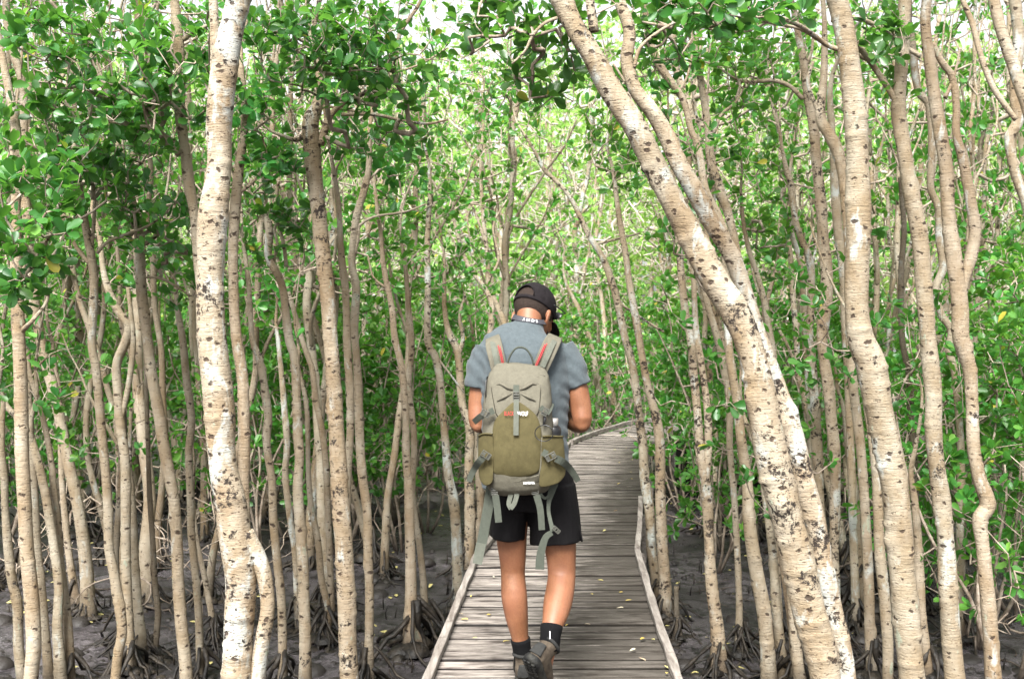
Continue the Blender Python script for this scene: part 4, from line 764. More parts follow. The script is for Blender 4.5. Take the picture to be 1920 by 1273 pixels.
# ================================================================ the walker
def loft(mb, rows, side=(1, 0, 0), m=24, ex=2.0, rnd=0.):
    """rows: x, y, z, half width along side, half depth; closed flat ends (rounded by rnd metres)"""
    rows = np.array(rows, float)
    if rnd:
        def endring(a, b):
            d = a[:3]-b[:3]; d /= np.linalg.norm(d); o = []
            for t_, s_ in ((.6, .8), (1., .35)): q = a.copy(); q[:3] += d*rnd*t_; q[3:] *= s_; o.append(q)
            return o
        rows = np.vstack([endring(rows[0], rows[1])[::-1], rows, endring(rows[-1], rows[-2])])
    P = rows[:, :3]; T = np.gradient(P, axis=0); T /= np.linalg.norm(T, axis=1)[:, None]; side = np.array(side, float)
    S = side-T*(T@side)[:, None]; S /= np.linalg.norm(S, axis=1)[:, None]; B = np.cross(T, S)
    th = np.arange(m)*2*math.pi/m; c, s = np.cos(th), np.sin(th); c = np.sign(c)*np.abs(c)**(2/ex); s = np.sign(s)*np.abs(s)**(2/ex)
    V = P[:, None]+rows[:, 3, None, None]*c[None, :, None]*S[:, None]+rows[:, 4, None, None]*s[None, :, None]*B[:, None]
    n = len(P); i = np.arange(n-1)[:, None]*m; j = np.arange(m)[None]; k = (j+1) % m
    Q = np.stack([i+j, i+k, i+m+k, i+m+j], -1).reshape(-1, 4); jj = np.arange(m); kk = (jj+1) % m
    V = np.concatenate([V.reshape(-1, 3), P[:1], P[-1:]])
    mb.add(V, [Q, np.concatenate([np.stack([kk, jj, np.full(m, n*m)], -1), np.stack([jj+(n-1)*m, kk+(n-1)*m, np.full(m, n*m+1)], -1)])])
def limb(mb, rows, m=20):
    """rows x, y, z, r with catmull-rom in between"""
    q = resample([(*r[:3], r[3]) for r in rows], .02); loft(mb, np.c_[q, q[:, 3]], (1, 0, 0) if abs(rows[0][0]-rows[-1][0]) < abs(rows[0][2]-rows[-1][2])+.5*abs(rows[0][1]-rows[-1][1]) else (0, 0, 1), m, 2., rows[-1][3]*.7)
def ell(mb, c, r, M=None, n=20):
    th = np.linspace(0, math.pi, n//2+1)[1:-1]; ph = np.arange(n)*2*math.pi/n
    V = np.array([(math.sin(a)*math.cos(b), math.sin(a)*math.sin(b), math.cos(a)) for a in th for b in ph]+[(0, 0, 1), (0, 0, -1)])*np.array(r)
    if M is not None: V = V@np.array(M).T
    V = V+np.array(c); k = len(th); i = np.arange(k-1)[:, None]*n; j = np.arange(n)[None]; q = (j+1) % n
    jj = np.arange(n); kk = (jj+1) % n
    mb.add(V, [np.stack([i+j, i+n+j, i+n+q, i+q], -1).reshape(-1, 4), np.concatenate([np.stack([jj, kk, np.full(n, k*n)], -1), np.stack([kk+(k-1)*n, jj+(k-1)*n, np.full(n, k*n+1)], -1)])])
def blend(mb, name, mat, voxel=.006, smooth=4, parent=None, org=(0, 0, 0), disp=None, fac=.6):
    me = mb.mesh(name, None); o = bpy.data.objects.new(name, me); COL.objects.link(o)
    r = o.modifiers.new('r', 'REMESH'); r.mode = 'VOXEL'; r.voxel_size = voxel; r.use_smooth_shade = True
    if smooth: s = o.modifiers.new('s', 'SMOOTH'); s.iterations = smooth; s.factor = fac
    dg = bpy.context.evaluated_depsgraph_get(); ev = o.evaluated_get(dg); new = bpy.data.meshes.new_from_object(ev)
    bpy.data.objects.remove(o); n = len(new.vertices); co = np.zeros(n*3); new.vertices.foreach_get('co', co); co = co.reshape(-1, 3)
    if disp is not None:
        no = np.zeros(n*3, np.float32); new.vertex_normals.foreach_get('vector', no) if hasattr(new, 'vertex_normals') else new.vertices.foreach_get('normal', no)
        co = co+no.reshape(-1, 3)*disp(co)[:, None]
    co = co-np.array(org); new.vertices.foreach_set('co', co.ravel()); new.materials.clear(); new.materials.append(mat); new.name = name
    new.polygons.foreach_set('use_smooth', np.ones(len(new.polygons), bool)); new.update()
    o = bpy.data.objects.new(name, new); COL.objects.link(o); o.parent = parent; return o
def ell_h(mb, c, r, M, n=20): ell(mb, c, tuple(x*HSC for x in r), M, n)
def fabric(name, col, bs=.25, scale=420, rough=.85, var=.25, fold=0., sheen=0.):
    t = NT(name); V = t.map(); n = t.noise(V, 60, 4, .7)
    c = t.mix(t.ramp(n, (.3, 0.), (.7, 1.)), tuple(x*(1-var) for x in col), tuple(min(1, x*(1+var)) for x in col))
    c = t.mix(t.ramp(t.noise(V, scale, 2), (.35, 0.), (.65, .35)), c, tuple(x*.6 for x in col))
    h = t.noise(V, scale, 2)
    if fold: h = t.math('ADD', h, t.math('MULTIPLY', t.noise(t.map((1, 1, .5)), 16, 4, .5, 1.2), fold))
    t.bsdf(c, rough, .15, h, bs, .004, **({'Sheen_Weight': sheen} if sheen else {})); return t.m
t = NT('skin'); V = t.map(); n = t.noise(V, 14, 4, .6)
c = t.mix(t.ramp(n, (.3, 0.), (.7, 1.)), (.140, .054, .023), (.212, .095, .046)); c = t.mix(t.ramp(t.noise(V, 160, 3), (.5, 0.), (.75, .5)), c, (.085, .032, .018)); c = t.mix(t.ramp(t.noise(t.map((60, 60, 12)), 3, 4, .7), (.48, 0.), (.70, .38)), c, (.085, .036, .020)); c = t.mix(t.ramp(t.noise(V, 5.5, 2), (.4, 0.), (.65, .35)), c, (.27, .115, .07))
p = t.bsdf(c, .52, .35, t.noise(V, 240, 3), .25, .002); p.inputs['Subsurface Weight'].default_value = .10; p.inputs['Subsurface Radius'].default_value = (.012, .004, .002); SKIN = t.m
SHIRT = fabric('blue grey cotton', (.062, .076, .083), .3, 500, .9, .16, 6., .1)
SHORTS = fabric('black sport cloth', (.0035, .003, .0035), .3, 500, .8, .2, 6.)
SOCK = fabric('black knit', (.003, .003, .0035), .5, 380, .9, .2, 2.)
CAPM = fabric('washed black cotton', (.010, .008, .009), .3, 600, .9, .35, 2.)
BLACKP = NT('black plastic'); BLACKP.bsdf((.005, .005, .006), .35, .5); BLACKP = BLACKP.m
t = NT('hair'); V = t.map((1, 1, .35)); t.bsdf(t.mix(t.noise(V, 190, 4, .7), (.006, .003, .002), (.034, .019, .012)), .7, .3, t.noise(V, 260, 4, .7), 1., .006); HAIR = t.m
t = NT('suede'); V = t.map(); t.bsdf(t.mix(t.ramp(t.noise(V, 30, 4), (.35, 0.), (.65, 1.)), (.032, .024, .017), (.078, .062, .045)), .85, .2, t.noise(V, 200, 3), .4, .003); SUEDE = t.m
t = NT('grey shoe mesh'); V = t.map(); t.bsdf(t.mix(t.noise(V, 60, 3), (.012, .012, .012), (.030, .030, .028)), .85, .2, t.noise(V, 400, 2), .6, .003); SHOEG = t.m
t = NT('sole rubber'); V = t.map(); t.bsdf(t.mix(t.ramp(t.noise(V, 24, 4), (.4, 0.), (.7, 1.)), (.004, .004, .004), (.03, .029, .024)), .75, .3, t.noise(V, 90, 3), .7, .006); SOLE = t.m
PO = (.09, 4.60, 0.)
HSC = 1.10
Hc = np.array((.096, 4.775, 1.612)); yw, pt = R(32), R(35)
HF = np.array((math.sin(yw)*math.cos(pt), math.cos(yw)*math.cos(pt), -math.sin(pt))); HU = np.array((math.sin(yw)*math.sin(pt), math.cos(yw)*math.sin(pt), math.cos(pt))); HR = np.cross(HF, HU)
HM = np.stack([HR, HF, HU], 1)                         # columns: right, forward, up
def hd(p): return Hc+HM@np.array(p, float)*HSC
ARM_L = [(-.125, 4.655, 1.42, .050), (-.137, 4.64, 1.29, .048), (-.146, 4.63, 1.20, .045), (-.146, 4.618, 1.135, .040), (-.12, 4.70, 1.13, .042), (-.07, 4.82, 1.16, .035), (-.015, 4.93, 1.20, .026), (-.002, 4.955, 1.21, .026)]
ARM_R = [(.245, 4.655, 1.42, .052), (.279, 4.64, 1.29, .051), (.298, 4.63, 1.20, .048), (.303, 4.618, 1.138, .042), (.28, 4.70, 1.13, .044), (.225, 4.82, 1.16, .037), (.165, 4.93, 1.20, .026), (.150, 4.955, 1.21, .026)]
LEG_L = [(.006, 4.60, .87, .074), (-.003, 4.602, .74, .076), (-.002, 4.606, .637, .067), (.003, 4.612, .545, .058), (.004, 4.612, .487, .053), (.006, 4.600, .44, .054), (.010, 4.588, .385, .0565), (.020, 4.59, .30, .050), (.034, 4.60, .21, .038), (.047, 4.605, .12, .034), (.050, 4.61, .07, .034)]
LEG_R = [(.162, 4.60, .87, .074), (.194, 4.59, .72, .076), (.207, 4.585, .613, .070), (.213, 4.580, .53, .062), (.213, 4.565, .475, .060), (.205, 4.525, .43, .061), (.192, 4.475, .385, .0605), (.177, 4.42, .342, .051), (.163, 4.385, .308, .041), (.158, 4.374, .275, .036), (.156, 4.370, .235, .036)]
def hand(mb, wr, d, up, thumb_side):
    """palm and five separate curled fingers; d along the hand, up = back of the hand"""
    d = np.array(d, float); d /= np.linalg.norm(d); up = np.array(up, float); up -= d*up.dot(d); up /= np.linalg.norm(up); s = np.cross(d, up)*thumb_side
    wr = np.array(wr); M = np.stack([s, d, up], 1); ell(mb, wr+d*.045, (.038, .052, .014), M)
    for k, (o, L) in enumerate(((.027, .068), (.009, .076), (-.009, .071), (-.026, .056))):
        b = wr+d*.085+s*o; P = [b, b+d*L*.42-up*.004, b+d*L*.62-up*L*.35, b+d*L*.45-up*L*.66]
        q = resample([(*p, r) for p, r in zip(P, (.0092, .0085, .0078, .0068))], .008); tube(mb, q[:, :3], q[:, 3], 10)
    b = wr+d*.02+s*.028; P = [b, b+s*.022+d*.022-up*.01, b+s*.020+d*.046-up*.022, b+s*.006+d*.062-up*.034]
    q = resample([(*p, r) for p, r in zip(P, (.012, .0105, .0092, .008))], .008); tube(mb, q[:, :3], q[:, 3], 10)
def person():
    mb = MB()
    loft(mb, [(.082, 4.60, .80, .15, .10), (.082, 4.60, .88, .165, .11), (.078, 4.60, .98, .155, .10), (.07, 4.605, 1.10, .145, .098), (.062, 4.62, 1.22, .155, .104), (.06, 4.64, 1.34, .172, .108), (.06, 4.66, 1.43, .165, .095), (.062, 4.675, 1.49, .11, .075), (.068, 4.69, 1.53, .062, .06)], m=32, rnd=.03)
    limb(mb, [(.066, 4.685, 1.48, .060), (.072, 4.705, 1.55, .0575), (.078, 4.735, 1.61, .056), (.086, 4.765, 1.65, .055)])
    for A in (ARM_L, ARM_R, LEG_L, LEG_R): limb(mb, A)
    ell(mb, ARM_L[3][:3]+np.array((0, -.012, -.012)), (.028, .026, .028)); ell(mb, ARM_R[3][:3]+np.array((0, -.012, -.012)), (.030, .028, .030))
    # feet inside the shoes
    limb(mb, [(.05, 4.58, .06, .030), (.05, 4.66, .045, .034), (.05, 4.74, .035, .03)]); limb(mb, [(.150, 4.36, .22, .03), (.135, 4.37, .16, .032), (.13, 4.40, .09, .028)])
    # head
    ell_h(mb, hd((0, -.005, .022)), (.0765, .097, .082), HM, 32); ell_h(mb, hd((0, .030, -.035)), (.066, .066, .070), HM, 24); ell_h(mb, hd((0, .052, -.082)), (.042, .040, .032), HM)
    ell_h(mb, hd((0, .066, -.020)), (.060, .030, .045), HM); ell_h(mb, hd((0, .104, -.028)), (.012, .016, .022), HM); ell_h(mb, hd((0, .099, -.006)), (.0085, .012, .024), HM)
    ell_h(mb, hd((0, .092, -.062)), (.022, .010, .0085), HM); ell_h(mb, hd((0, .078, .012)), (.056, .022, .012), HM)
    for s in (-1, 1):
        ell_h(mb, hd((s*.040, .070, -.030)), (.022, .018, .020), HM)
        e = hd((s*.079, -.004, -.022)); E = HM@np.array(Matrix.Rotation(s*R(22), 3, 'Z')); ell_h(mb, e, (.0075, .019, .031), E)
        ell_h(mb, hd((s*.077, .002, -.046)), (.008, .009, .012), HM)
    hand(mb, (-.002, 4.955, 1.21), (.35, .9, .1), (-.5, 0, .85), 1); hand(mb, (.150, 4.955, 1.21), (-.35, .9, .1), (.5, 0, .85), -1)
    body = blend(mb, 'person', SKIN, .0052, 5, None, PO); body.location = PO
    tag(body, 'man in blue-grey t-shirt, black shorts and black cap walking away along the boardwalk, head bowed', 'person')
    # t-shirt
    mb = MB()
    loft(mb, [(.060, 4.600, .868, .192, .130), (.058, 4.60, .90, .193, .130), (.056, 4.60, 1.00, .188, .126), (.055, 4.60, 1.10, .186, .124), (.055, 4.61, 1.20, .190, .130), (.057, 4.625, 1.32, .198, .134), (.056, 4.645, 1.41, .200, .124), (.052, 4.658, 1.458, .205, .102), (.050, 4.668, 1.492, .176, .084), (.058, 4.682, 1.520, .112, .074), (.070, 4.696, 1.545, .074, .068), (.0735, 4.702, 1.566, .0655, .064)], m=40)
    for A in ([(-.10, 4.655, 1.455, .068), (-.128, 4.65, 1.38, .070), (-.136, 4.642, 1.33, .0665), (-.140, 4.64, 1.286, .066)], [(.205, 4.655, 1.455, .070), (.250, 4.65, 1.38, .072), (.268, 4.642, 1.33, .067), (.284, 4.64, 1.290, .062)]):
        q = resample(A, .02); loft(mb, np.c_[q, q[:, 3]*.98], (1, 0, 0), 28)
    def sh(co):
        o = np.zeros(len(co))
        for i, (x, y, z) in enumerate(co):
            a = noise.noise(Vector((x*9+z*4, y*9, z*5-x*6))); b = noise.noise(Vector((x*22+z*9, y*20, z*14)))
            lo = max(0, 1-abs(z-.92)/.12); o[i] = .0065*a+.0028*b+lo*.006*math.sin(z*95+x*22+noise.noise(Vector((x*6, y*6, z*6)))*5)*.6
            arm = max(0, min(1, (abs(x-.06)-.12)/.05)); o[i] += arm*.002*math.sin(z*110+x*60+a*4)
        return o
    blend(mb, 'tshirt', SHIRT, .0048, 2, body, PO, sh)
    mb = MB(); q = [(.0735+.0665*math.cos(a), 4.702+.065*math.sin(a), 1.568+.006*math.sin(a)) for a in np.linspace(0, 2*math.pi, 40)]; tube(mb, q, .0052, 8, cap=False); mb.build('collar', SHIRT, bpy.data.objects['tshirt'], org=PO)
    # shorts
    mb = MB()
    loft(mb, [(.082, 4.60, .94, .172, .118), (.082, 4.60, .90, .180, .124), (.083, 4.60, .84, .190, .128), (.084, 4.60, .77, .180, .12)], m=36)
    loft(mb, [(.002, 4.60, .86, .098, .112), (-.012, 4.60, .74, .084, .103), (-.020, 4.60, .640, .079, .098)], m=28)
    loft(mb, [(.165, 4.60, .86, .108, .115), (.182, 4.592, .74, .112, .110), (.191, 4.586, .622, .113, .106)], m=28)
    def shs(co): return np.array([.006*noise.noise(Vector((x*14, y*9, z*5)))+.003*noise.noise(Vector((x*30, y*25, z*9))) for x, y, z in co])
    so_ = blend(mb, 'shorts', SHORTS, .005, 2, body, PO, shs)
    mb = MB(); loft(mb, [(.286, 4.58, .70, .008, .03), (.293, 4.575, .66, .007, .035), (.301, 4.57, .628, .005, .03)]); blend(mb, 'hem_flap', SHORTS, .003, 1, so_, PO)
    # socks
    for A, nm in (([(.0360, 4.600, .200, .0425), (.046, 4.605, .13, .040), (.050, 4.61, .06, .041)], 0), ([(.164, 4.392, .3165, .0465), (.160, 4.378, .290, .0440), (.157, 4.372, .262, .042), (.155, 4.368, .225, .041)], 1)):
        mb = MB(); q = resample([(*r,) for r in A], .012); q[:, 3] *= 1+.02*np.sin(np.arange(len(q))*1.9); tube(mb, q[:, :3], q[:, 3], 24); mb.build('sock', SOCK, body, org=PO)
    mb = MB(); c = at(1031, 1190, 4.328); box(mb, c, (.0035, .003, .030), np.array(Matrix.Rotation(R(-10), 3, 'X'))); WH = NT('white print'); WH.bsdf((.75, .75, .75), .7, .2); mb.build('white_mark', WH.m, [o for o in body.children if o.name.startswith('sock')][1], False, PO)
    globals()['WHITE'] = WH.m
    # shoes in heel-to-toe frames
    def shoe(heel, f, u):
        heel = np.array(heel); f = np.array(f, float); f /= np.linalg.norm(f); u = np.array(u, float); u -= f*u.dot(f); u /= np.linalg.norm(u); r = np.cross(f, u); M = np.stack([r, f, u], 1)
        W = lambda p: heel+M@np.array(p, float)
        mb = MB(); rows = [(0, .010, .05, .026, .030), (0, .03, .056, .037, .040), (0, .075, .060, .041, .043), (0, .12, .052, .043, .038), (0, .17, .044, .048, .030), (0, .22, .038, .050, .024), (0, .26, .034, .042, .020), (0, .283, .030, .026, .014)]
        loft(mb, [(*W(q[:3]), q[3], q[4]) for q in rows], r, 28, 2.4, .008)
        loft(mb, [(*W((0, .055, .06)), .040, .050), (*W((0, .055, .105)), .040, .046), (*W((0, .052, .128)), .043, .047)], r, 24)
        sh_ = blend(mb, 'shoe', SUEDE, .004, 3, body, PO)
        def outline(sc, z): return [W((sc*a, .142+(b-.142)*(1+(sc-1)*.4), z)) for a, b in ((.0, -.004), (.022, .0), (.034, .014), (.038, .04), (.037, .09), (.040, .14), (.049, .19), (.052, .225), (.045, .262), (.026, .286), (0, .293), (-.026, .286), (-.043, .262), (-.048, .225), (-.043, .19), (-.036, .14), (-.036, .09), (-.038, .04), (-.034, .014), (-.022, .0))]
        mb = MB(); lay = [outline(.93, 0), outline(1.04, .006), outline(1.06, .022), outline(1.0, .032)]; k = 20; V = np.concatenate([np.array(l) for l in lay]+[np.array([W((0, .14, .0)), W((0, .14, .032))])])
        i = np.arange(3)[:, None]*k; j = np.arange(k)[None]; q = (j+1) % k; jj = np.arange(k); kk = (jj+1) % k
        mb.add(V, [np.stack([i+j, i+q, i+k+q, i+k+j], -1).reshape(-1, 4), np.concatenate([np.stack([kk, jj, np.full(k, 4*k)], -1), np.stack([jj+3*k, kk+3*k, np.full(k, 4*k+1)], -1)])])
        for a in np.arange(.012, .28, .018):
            if .085 < a < .11: continue
            for s in (-1, 0, 1): box(mb, W((s*.022, a+(.004 if s else 0), -.003)), (.016, .010, .008), M)
        mb.build('sole', SOLE, sh_, True, PO)
        mb = MB(); loft(mb, [(*W((0, .008, .040)), .030, .010), (*W((0, .0055, .07)), .026, .010), (*W((0, .007, .095)), .020, .008)], r, 20, 2.4); blend(mb, 'heel_counter', SHOEG, .0035, 2, sh_, PO)
        mb = MB(); q = [W((.043*math.cos(a), .052+.047*math.sin(a), .128)) for a in np.linspace(0, 6.283, 30)]; tube(mb, q, .0075, 10, cap=False); mb.build('padded_collar', SHOEG, sh_, True, PO)
        mb = MB()
        for a in (.105, .125, .145, .165): tube(mb, [W((-.022, a, .088-a*.12)), W((0, a+.006, .104-a*.15)), W((.022, a, .088-a*.12))], .0022, 6)
        mb.build('laces', BLACKP, sh_, True, PO)
    shoe((.050, 4.548, .006), (.02, 1, 0), (0, 0, 1)); shoe((.066, 4.27, .212), (.21, .58, -.77), (.616, .548, .565))
    # hair, cap
    mb = MB(); n1, n2 = 44, 60; V = []
    for a in range(n1):
        el = R(-52)+(R(88)-R(-52))*a/(n1-1)
        for b in range(n2):
            az = R(-128)+R(256)*b/(n2-1); k = 1.030+.006*noise.noise(Vector((az*7, el*9, 0))); side = max(0, abs(az)-R(85))/R(43)
            e2 = el+side*R(38)*(1-a/(n1-1)); taper = min(1, a/7.)*min(1, (n2-1-b)/4., b/4.); k = .985+(k-.985)*taper
            V.append(hd((.0765*k*math.cos(e2)*math.sin(az), -.005-.097*k*math.cos(e2)*math.cos(az), .022+.082*k*math.sin(e2))))
            if el < R(-25): V[-1] = V[-1]-HU*.010*min(1, (R(-25)-el)/R(27))
    i = np.arange(n1-1)[:, None]*n2; j = np.arange(n2-1)[None]; mb.add(np.array(V), [np.stack([i+j, i+j+1, i+n2+j+1, i+n2+j], -1).reshape(-1, 4)]); ho = mb.build('hair', HAIR, body, True, PO)
    so2 = ho.modifiers.new('s', 'SOLIDIFY'); so2.thickness = .006; so2.offset = -1
    mb = MB(); n1, n2 = 26, 96; V = []
    for a in range(n1):
        u = a/(n1-1)
        for b in range(n2):
            az = 2*math.pi*b/n2; rim = R(-13)+R(9)*(-math.cos(az)*.3)+R(1); el = rim+(R(89.5)-rim)*u; s = 1.085+.012*math.sin(math.pi*u)
            seam = .0016*max(0, 1-abs(((az*3/math.pi)+.5) % 1-.5)*14)
            V.append(hd(((.0765*s-seam)*math.cos(el)*math.sin(az), -.005-(.097*s-seam)*math.cos(el)*math.cos(az), .026+.088*s*math.sin(el))))
    F = []
    for a in range(n1-1):
        for b in range(n2):
            az = ((b+.5)/n2*360+180) % 360-180; hgt = a/(n1-1)*90
            if 7 < hgt < 7+25*math.sqrt(max(0, 1-(az/31)**2)) and abs(az) < 31: continue
            F.append((a*n2+b, a*n2+(b+1) % n2, (a+1)*n2+(b+1) % n2, (a+1)*n2+b))
    mb.add(np.array(V), [np.array(F)]); co = mb.build('cap', CAPM, body, True, PO); m_ = co.modifiers.new('s', 'SOLIDIFY'); m_.thickness = .0028; m_.offset = -1
    mb = MB(); pth = []
    for a in np.linspace(-1, 1, 30):                      # piped edge of the strap opening
        az = R(31)*a; h = 7+25*math.sqrt(max(0, 1-a*a)); el = R(-12)-R(2.7)*math.cos(az)+(R(104))*h/90; s = 1.10
        pth.append(hd((.0765*s*math.cos(el)*math.sin(az), -.005-.097*s*math.cos(el)*math.cos(az), .026+.088*s*math.sin(el))))
    tube(mb, pth, .0028, 8); mb.build('opening_edge', CAPM, co, True, PO)
    mb = MB(); ell_h(mb, hd((0, -.005, .026+.088*1.095)), (.007, .007, .004), HM); mb.build('button', CAPM, co, True, PO)
    mb = MB(); V = []; n1, n2 = 10, 25
    for a in range(n1):
        for b in range(n2):
            x = (b/(n2-1)*2-1); y0 = .083*math.sqrt(max(0, 1-(x*.82)**2))+.002; y1 = y0+.090*math.sqrt(max(0.02, 1-abs(x)**3.2))
            y = y0+(y1-y0)*a/(n1-1); V.append(hd((x*.080*(1+.06*a/9), y, .026-.008-.030*x*x-.16*(y-y0)-.6*(y-y0)**2)))
    i = np.arange(n1-1)[:, None]*n2; j = np.arange(n2-1)[None]; mb.add(np.array(V), [np.stack([i+j, i+j+1, i+n2+j+1, i+n2+j], -1).reshape(-1, 4)]); bo = mb.build('brim', CAPM, co, True, PO); m_ = bo.modifiers.new('s', 'SOLIDIFY'); m_.thickness = .004
    # eyes
    for s in (-1, 1):
        mb = MB(); ell_h(mb, hd((s*.031, .0835, -.012)), (.012, .011, .011), HM); mb.build('eye', WHITE, body, True, PO)
    return body
BODY = person()
def as_mesh(cu, mat):
    o = bpy.data.objects.new('tmp', cu); COL.objects.link(o); dg = bpy.context.evaluated_depsgraph_get(); me = bpy.data.meshes.new_from_object(o.evaluated_get(dg)); bpy.data.objects.remove(o)
    me.name = 'lettering'; me.materials.clear(); me.materials.append(mat); o = bpy.data.objects.new('lettering', me); COL.objects.link(o); return o
# sunglasses pushed up on the cap, camera and its strap
def extras():
    r = empty('sunglasses', tuple(hd((0, .11, .07))), 'dark sunglasses perched on the front of the cap', 'sunglasses'); og = tuple(hd((0, .11, .07)))
    for s in (-1, 1):
        mb = MB(); ell_h(mb, hd((s*.036, .108, .060)), (.028, .005, .019), HM); mb.build('lens', BLACKP, r, True, og)
        mb = MB(); tube(mb, [hd((s*.063, .104, .066)), hd((s*.093, .085, .056)), hd((s*.097, .03, .040)), hd((s*.092, -.01, .030))], .0028, 8); mb.build('temple', BLACKP, r, True, og)
    mb = MB(); tube(mb, [hd((-.012, .112, .064)), hd((0, .115, .068)), hd((.012, .112, .064))], .003, 8); mb.build('bridge', BLACKP, r, True, og)
    c = np.array((.074, 5.035, 1.205)); r = empty('camera', tuple(c), 'small black camera held in front of the walker', 'camera')
    mb = MB(); box(mb, c, (.118, .05, .07)); box(mb, c+np.array((0, 0, .042)), (.04, .04, .018)); bevel(mb.build('body', BLACKP, r, False, c))
    mb = MB(); tube(mb, [c+np.array((0, .02, 0)), c+np.array((0, .05, 0)), c+np.array((0, .085, 0))], [.030, .031, .028], 24); mb.build('lens', BLACKP, r, True, c)
    # neck strap: a flat band round the neck
    og = (.0735, 4.70, 1.57); t = NT('strap weave'); t.bsdf((.035, .035, .042), .7, .3); r = empty('camera_strap', og, 'dark camera strap with white upside-down lettering round the walker\'s neck', 'strap')
    cx_, cy_ = .0745, 4.704; band = []; N = 40
    for i in range(N+1):
        a = R(-200)+R(220)*i/N; band.append((cx_+.070*math.cos(a), cy_+.068*math.sin(a), 1.583-.016*math.sin(a)*0-.012*math.cos(a)+(.004*math.sin(a))))
    band = [(-.0, 4.80, 1.40), (.0, 4.775, 1.50)]+band+[(.15, 4.775, 1.50), (.13, 4.80, 1.40)]; band = [(-.0, 5.0, 1.24)]+band+[(.135, 5.0, 1.24)]
    q = resample([(*b, 0) for b in band], .01)[:, :3]; mb = MB(); V = []; T = np.gradient(q, axis=0); T /= np.linalg.norm(T, axis=1)[:, None]
    for i in range(len(q)):
        o = np.array((q[i][0]-cx_, q[i][1]-cy_, 0.)); o /= np.linalg.norm(o)+1e-9; up = np.cross(T[i], o); up /= np.linalg.norm(up); up *= np.sign(up[2]) or 1; up = up*.75+o*-.45; h = .0135
        V += [q[i]-up*h-o*.001, q[i]+up*h-o*.001, q[i]+up*h+o*.0012, q[i]-up*h+o*.0012]
    n = len(q); F = [(i*4+j, i*4+(j+1) % 4, i*4+4+(j+1) % 4, i*4+4+j) for i in range(n-1) for j in range(4)]; mb.add(np.array(V), [np.array(F)]); mb.build('band', t.m, r, False, og)
    # letters, upside down on the nape
    for k, ch in enumerate('YNOS'):
        a = R(-108+k*15); cu = bpy.data.curves.new('lettering', 'FONT'); cu.body = ch; cu.size = .019; cu.extrude = .0004; cu.align_x = 'CENTER'; cu.align_y = 'CENTER'; cu.offset = .0002
        o = as_mesh(cu, WHITE); o.parent = r
        od = Vector((math.cos(a), math.sin(a), 0)); tx = Vector((-math.sin(a), math.cos(a), 0)); nrm = (od*.80+Vector((0, 0, .50))).normalized(); upv = nrm.cross(tx)
        M = Matrix((-tx, -upv, nrm)).transposed(); o.rotation_euler = M.to_euler()
        p = Vector((cx_, cy_, 1.583-.012*math.cos(a)+.004*math.sin(a)))+od*.0715+nrm*.0016
        o.location = p-Vector(og)
extras()
# ================================================================ the backpack
TAUPE = fabric('taupe ripstop', (.108, .100, .076), .35, 520, .85, .14, 5.)
OLIVE = fabric('olive pack cloth', (.070, .059, .026), .35, 480, .85, .14, 3.)
WEB = fabric('grey green webbing', (.062, .069, .055), .5, 900, .8, .15)
WEBL = fabric('pale worn webbing', (.100, .106, .086), .5, 900, .8, .15)
BUCK = NT('grey buckle plastic'); BUCK.bsdf((.052, .052, .042), .4, .5); BUCK = BUCK.m
RED = NT('red mesh'); RED.bsdf((.30, .025, .028), .6, .3); RED = RED.m
DARKS = NT('seam thread'); DARKS.bsdf((.030, .027, .020), .9, .1); DARKS = DARKS.m
PKO = np.array((.03, 4.45, 1.0)); PK = empty('backpack', tuple(PKO), 'taupe and olive hiking backpack with hanging straps on the walker\'s back', 'backpack')
ROWS = [(684, 938, 1016, 4.50, 4.475), (692, 927, 1025, 4.51, 4.435), (705, 919, 1030, 4.52, 4.405), (725, 911, 1033, 4.53, 4.375), (760, 906, 1035, 4.53, 4.345), (800, 905, 1036, 4.53, 4.325), (850, 905, 1037, 4.53, 4.31), (885, 907, 1037, 4.53, 4.315), (905, 911, 1036, 4.53, 4.335), (916, 918, 1030, 4.52, 4.365)]
RY = np.array([r[0] for r in ROWS], float)
def face(px, py, off=0.):
    """a point on the back face of the bag, off metres outward"""
    v = [np.interp(py, RY, [r[k] for r in ROWS]) for k in (1, 2, 3, 4)]; xc, a = (v[0]+v[1])/2, (v[1]-v[0])/2
    u = min(.97, abs((px-xc)/a)); ex = 3.0; yc = (v[2]+v[3])/2; b = (v[2]-v[3])/2
    y = yc-b*(1-u**ex)**(1/ex)-off; return at(px, py, y)
mb = MB(); rows = []
for py, xl, xr, yb, yf in ROWS:
    yc = (yb+yf)/2; c = at((xl+xr)/2, py, yf+.02 if py > 800 else yc); c[1] = yc; rows.append((*c, (xr-xl)/2/FPX*yc, (yb-yf)/2))
q = resample(rows, .012); loft(mb, q, (1, 0, 0), 40, 3.0, .006)
def crease(co): return np.array([.0045*noise.noise(Vector((x*10, y*10, z*13)))+.0022*noise.noise(Vector((x*34, y*30, z*30))) for x, y, z in co])
blend(mb, 'main_compartment', TAUPE, .005, 3, PK, PKO, crease)
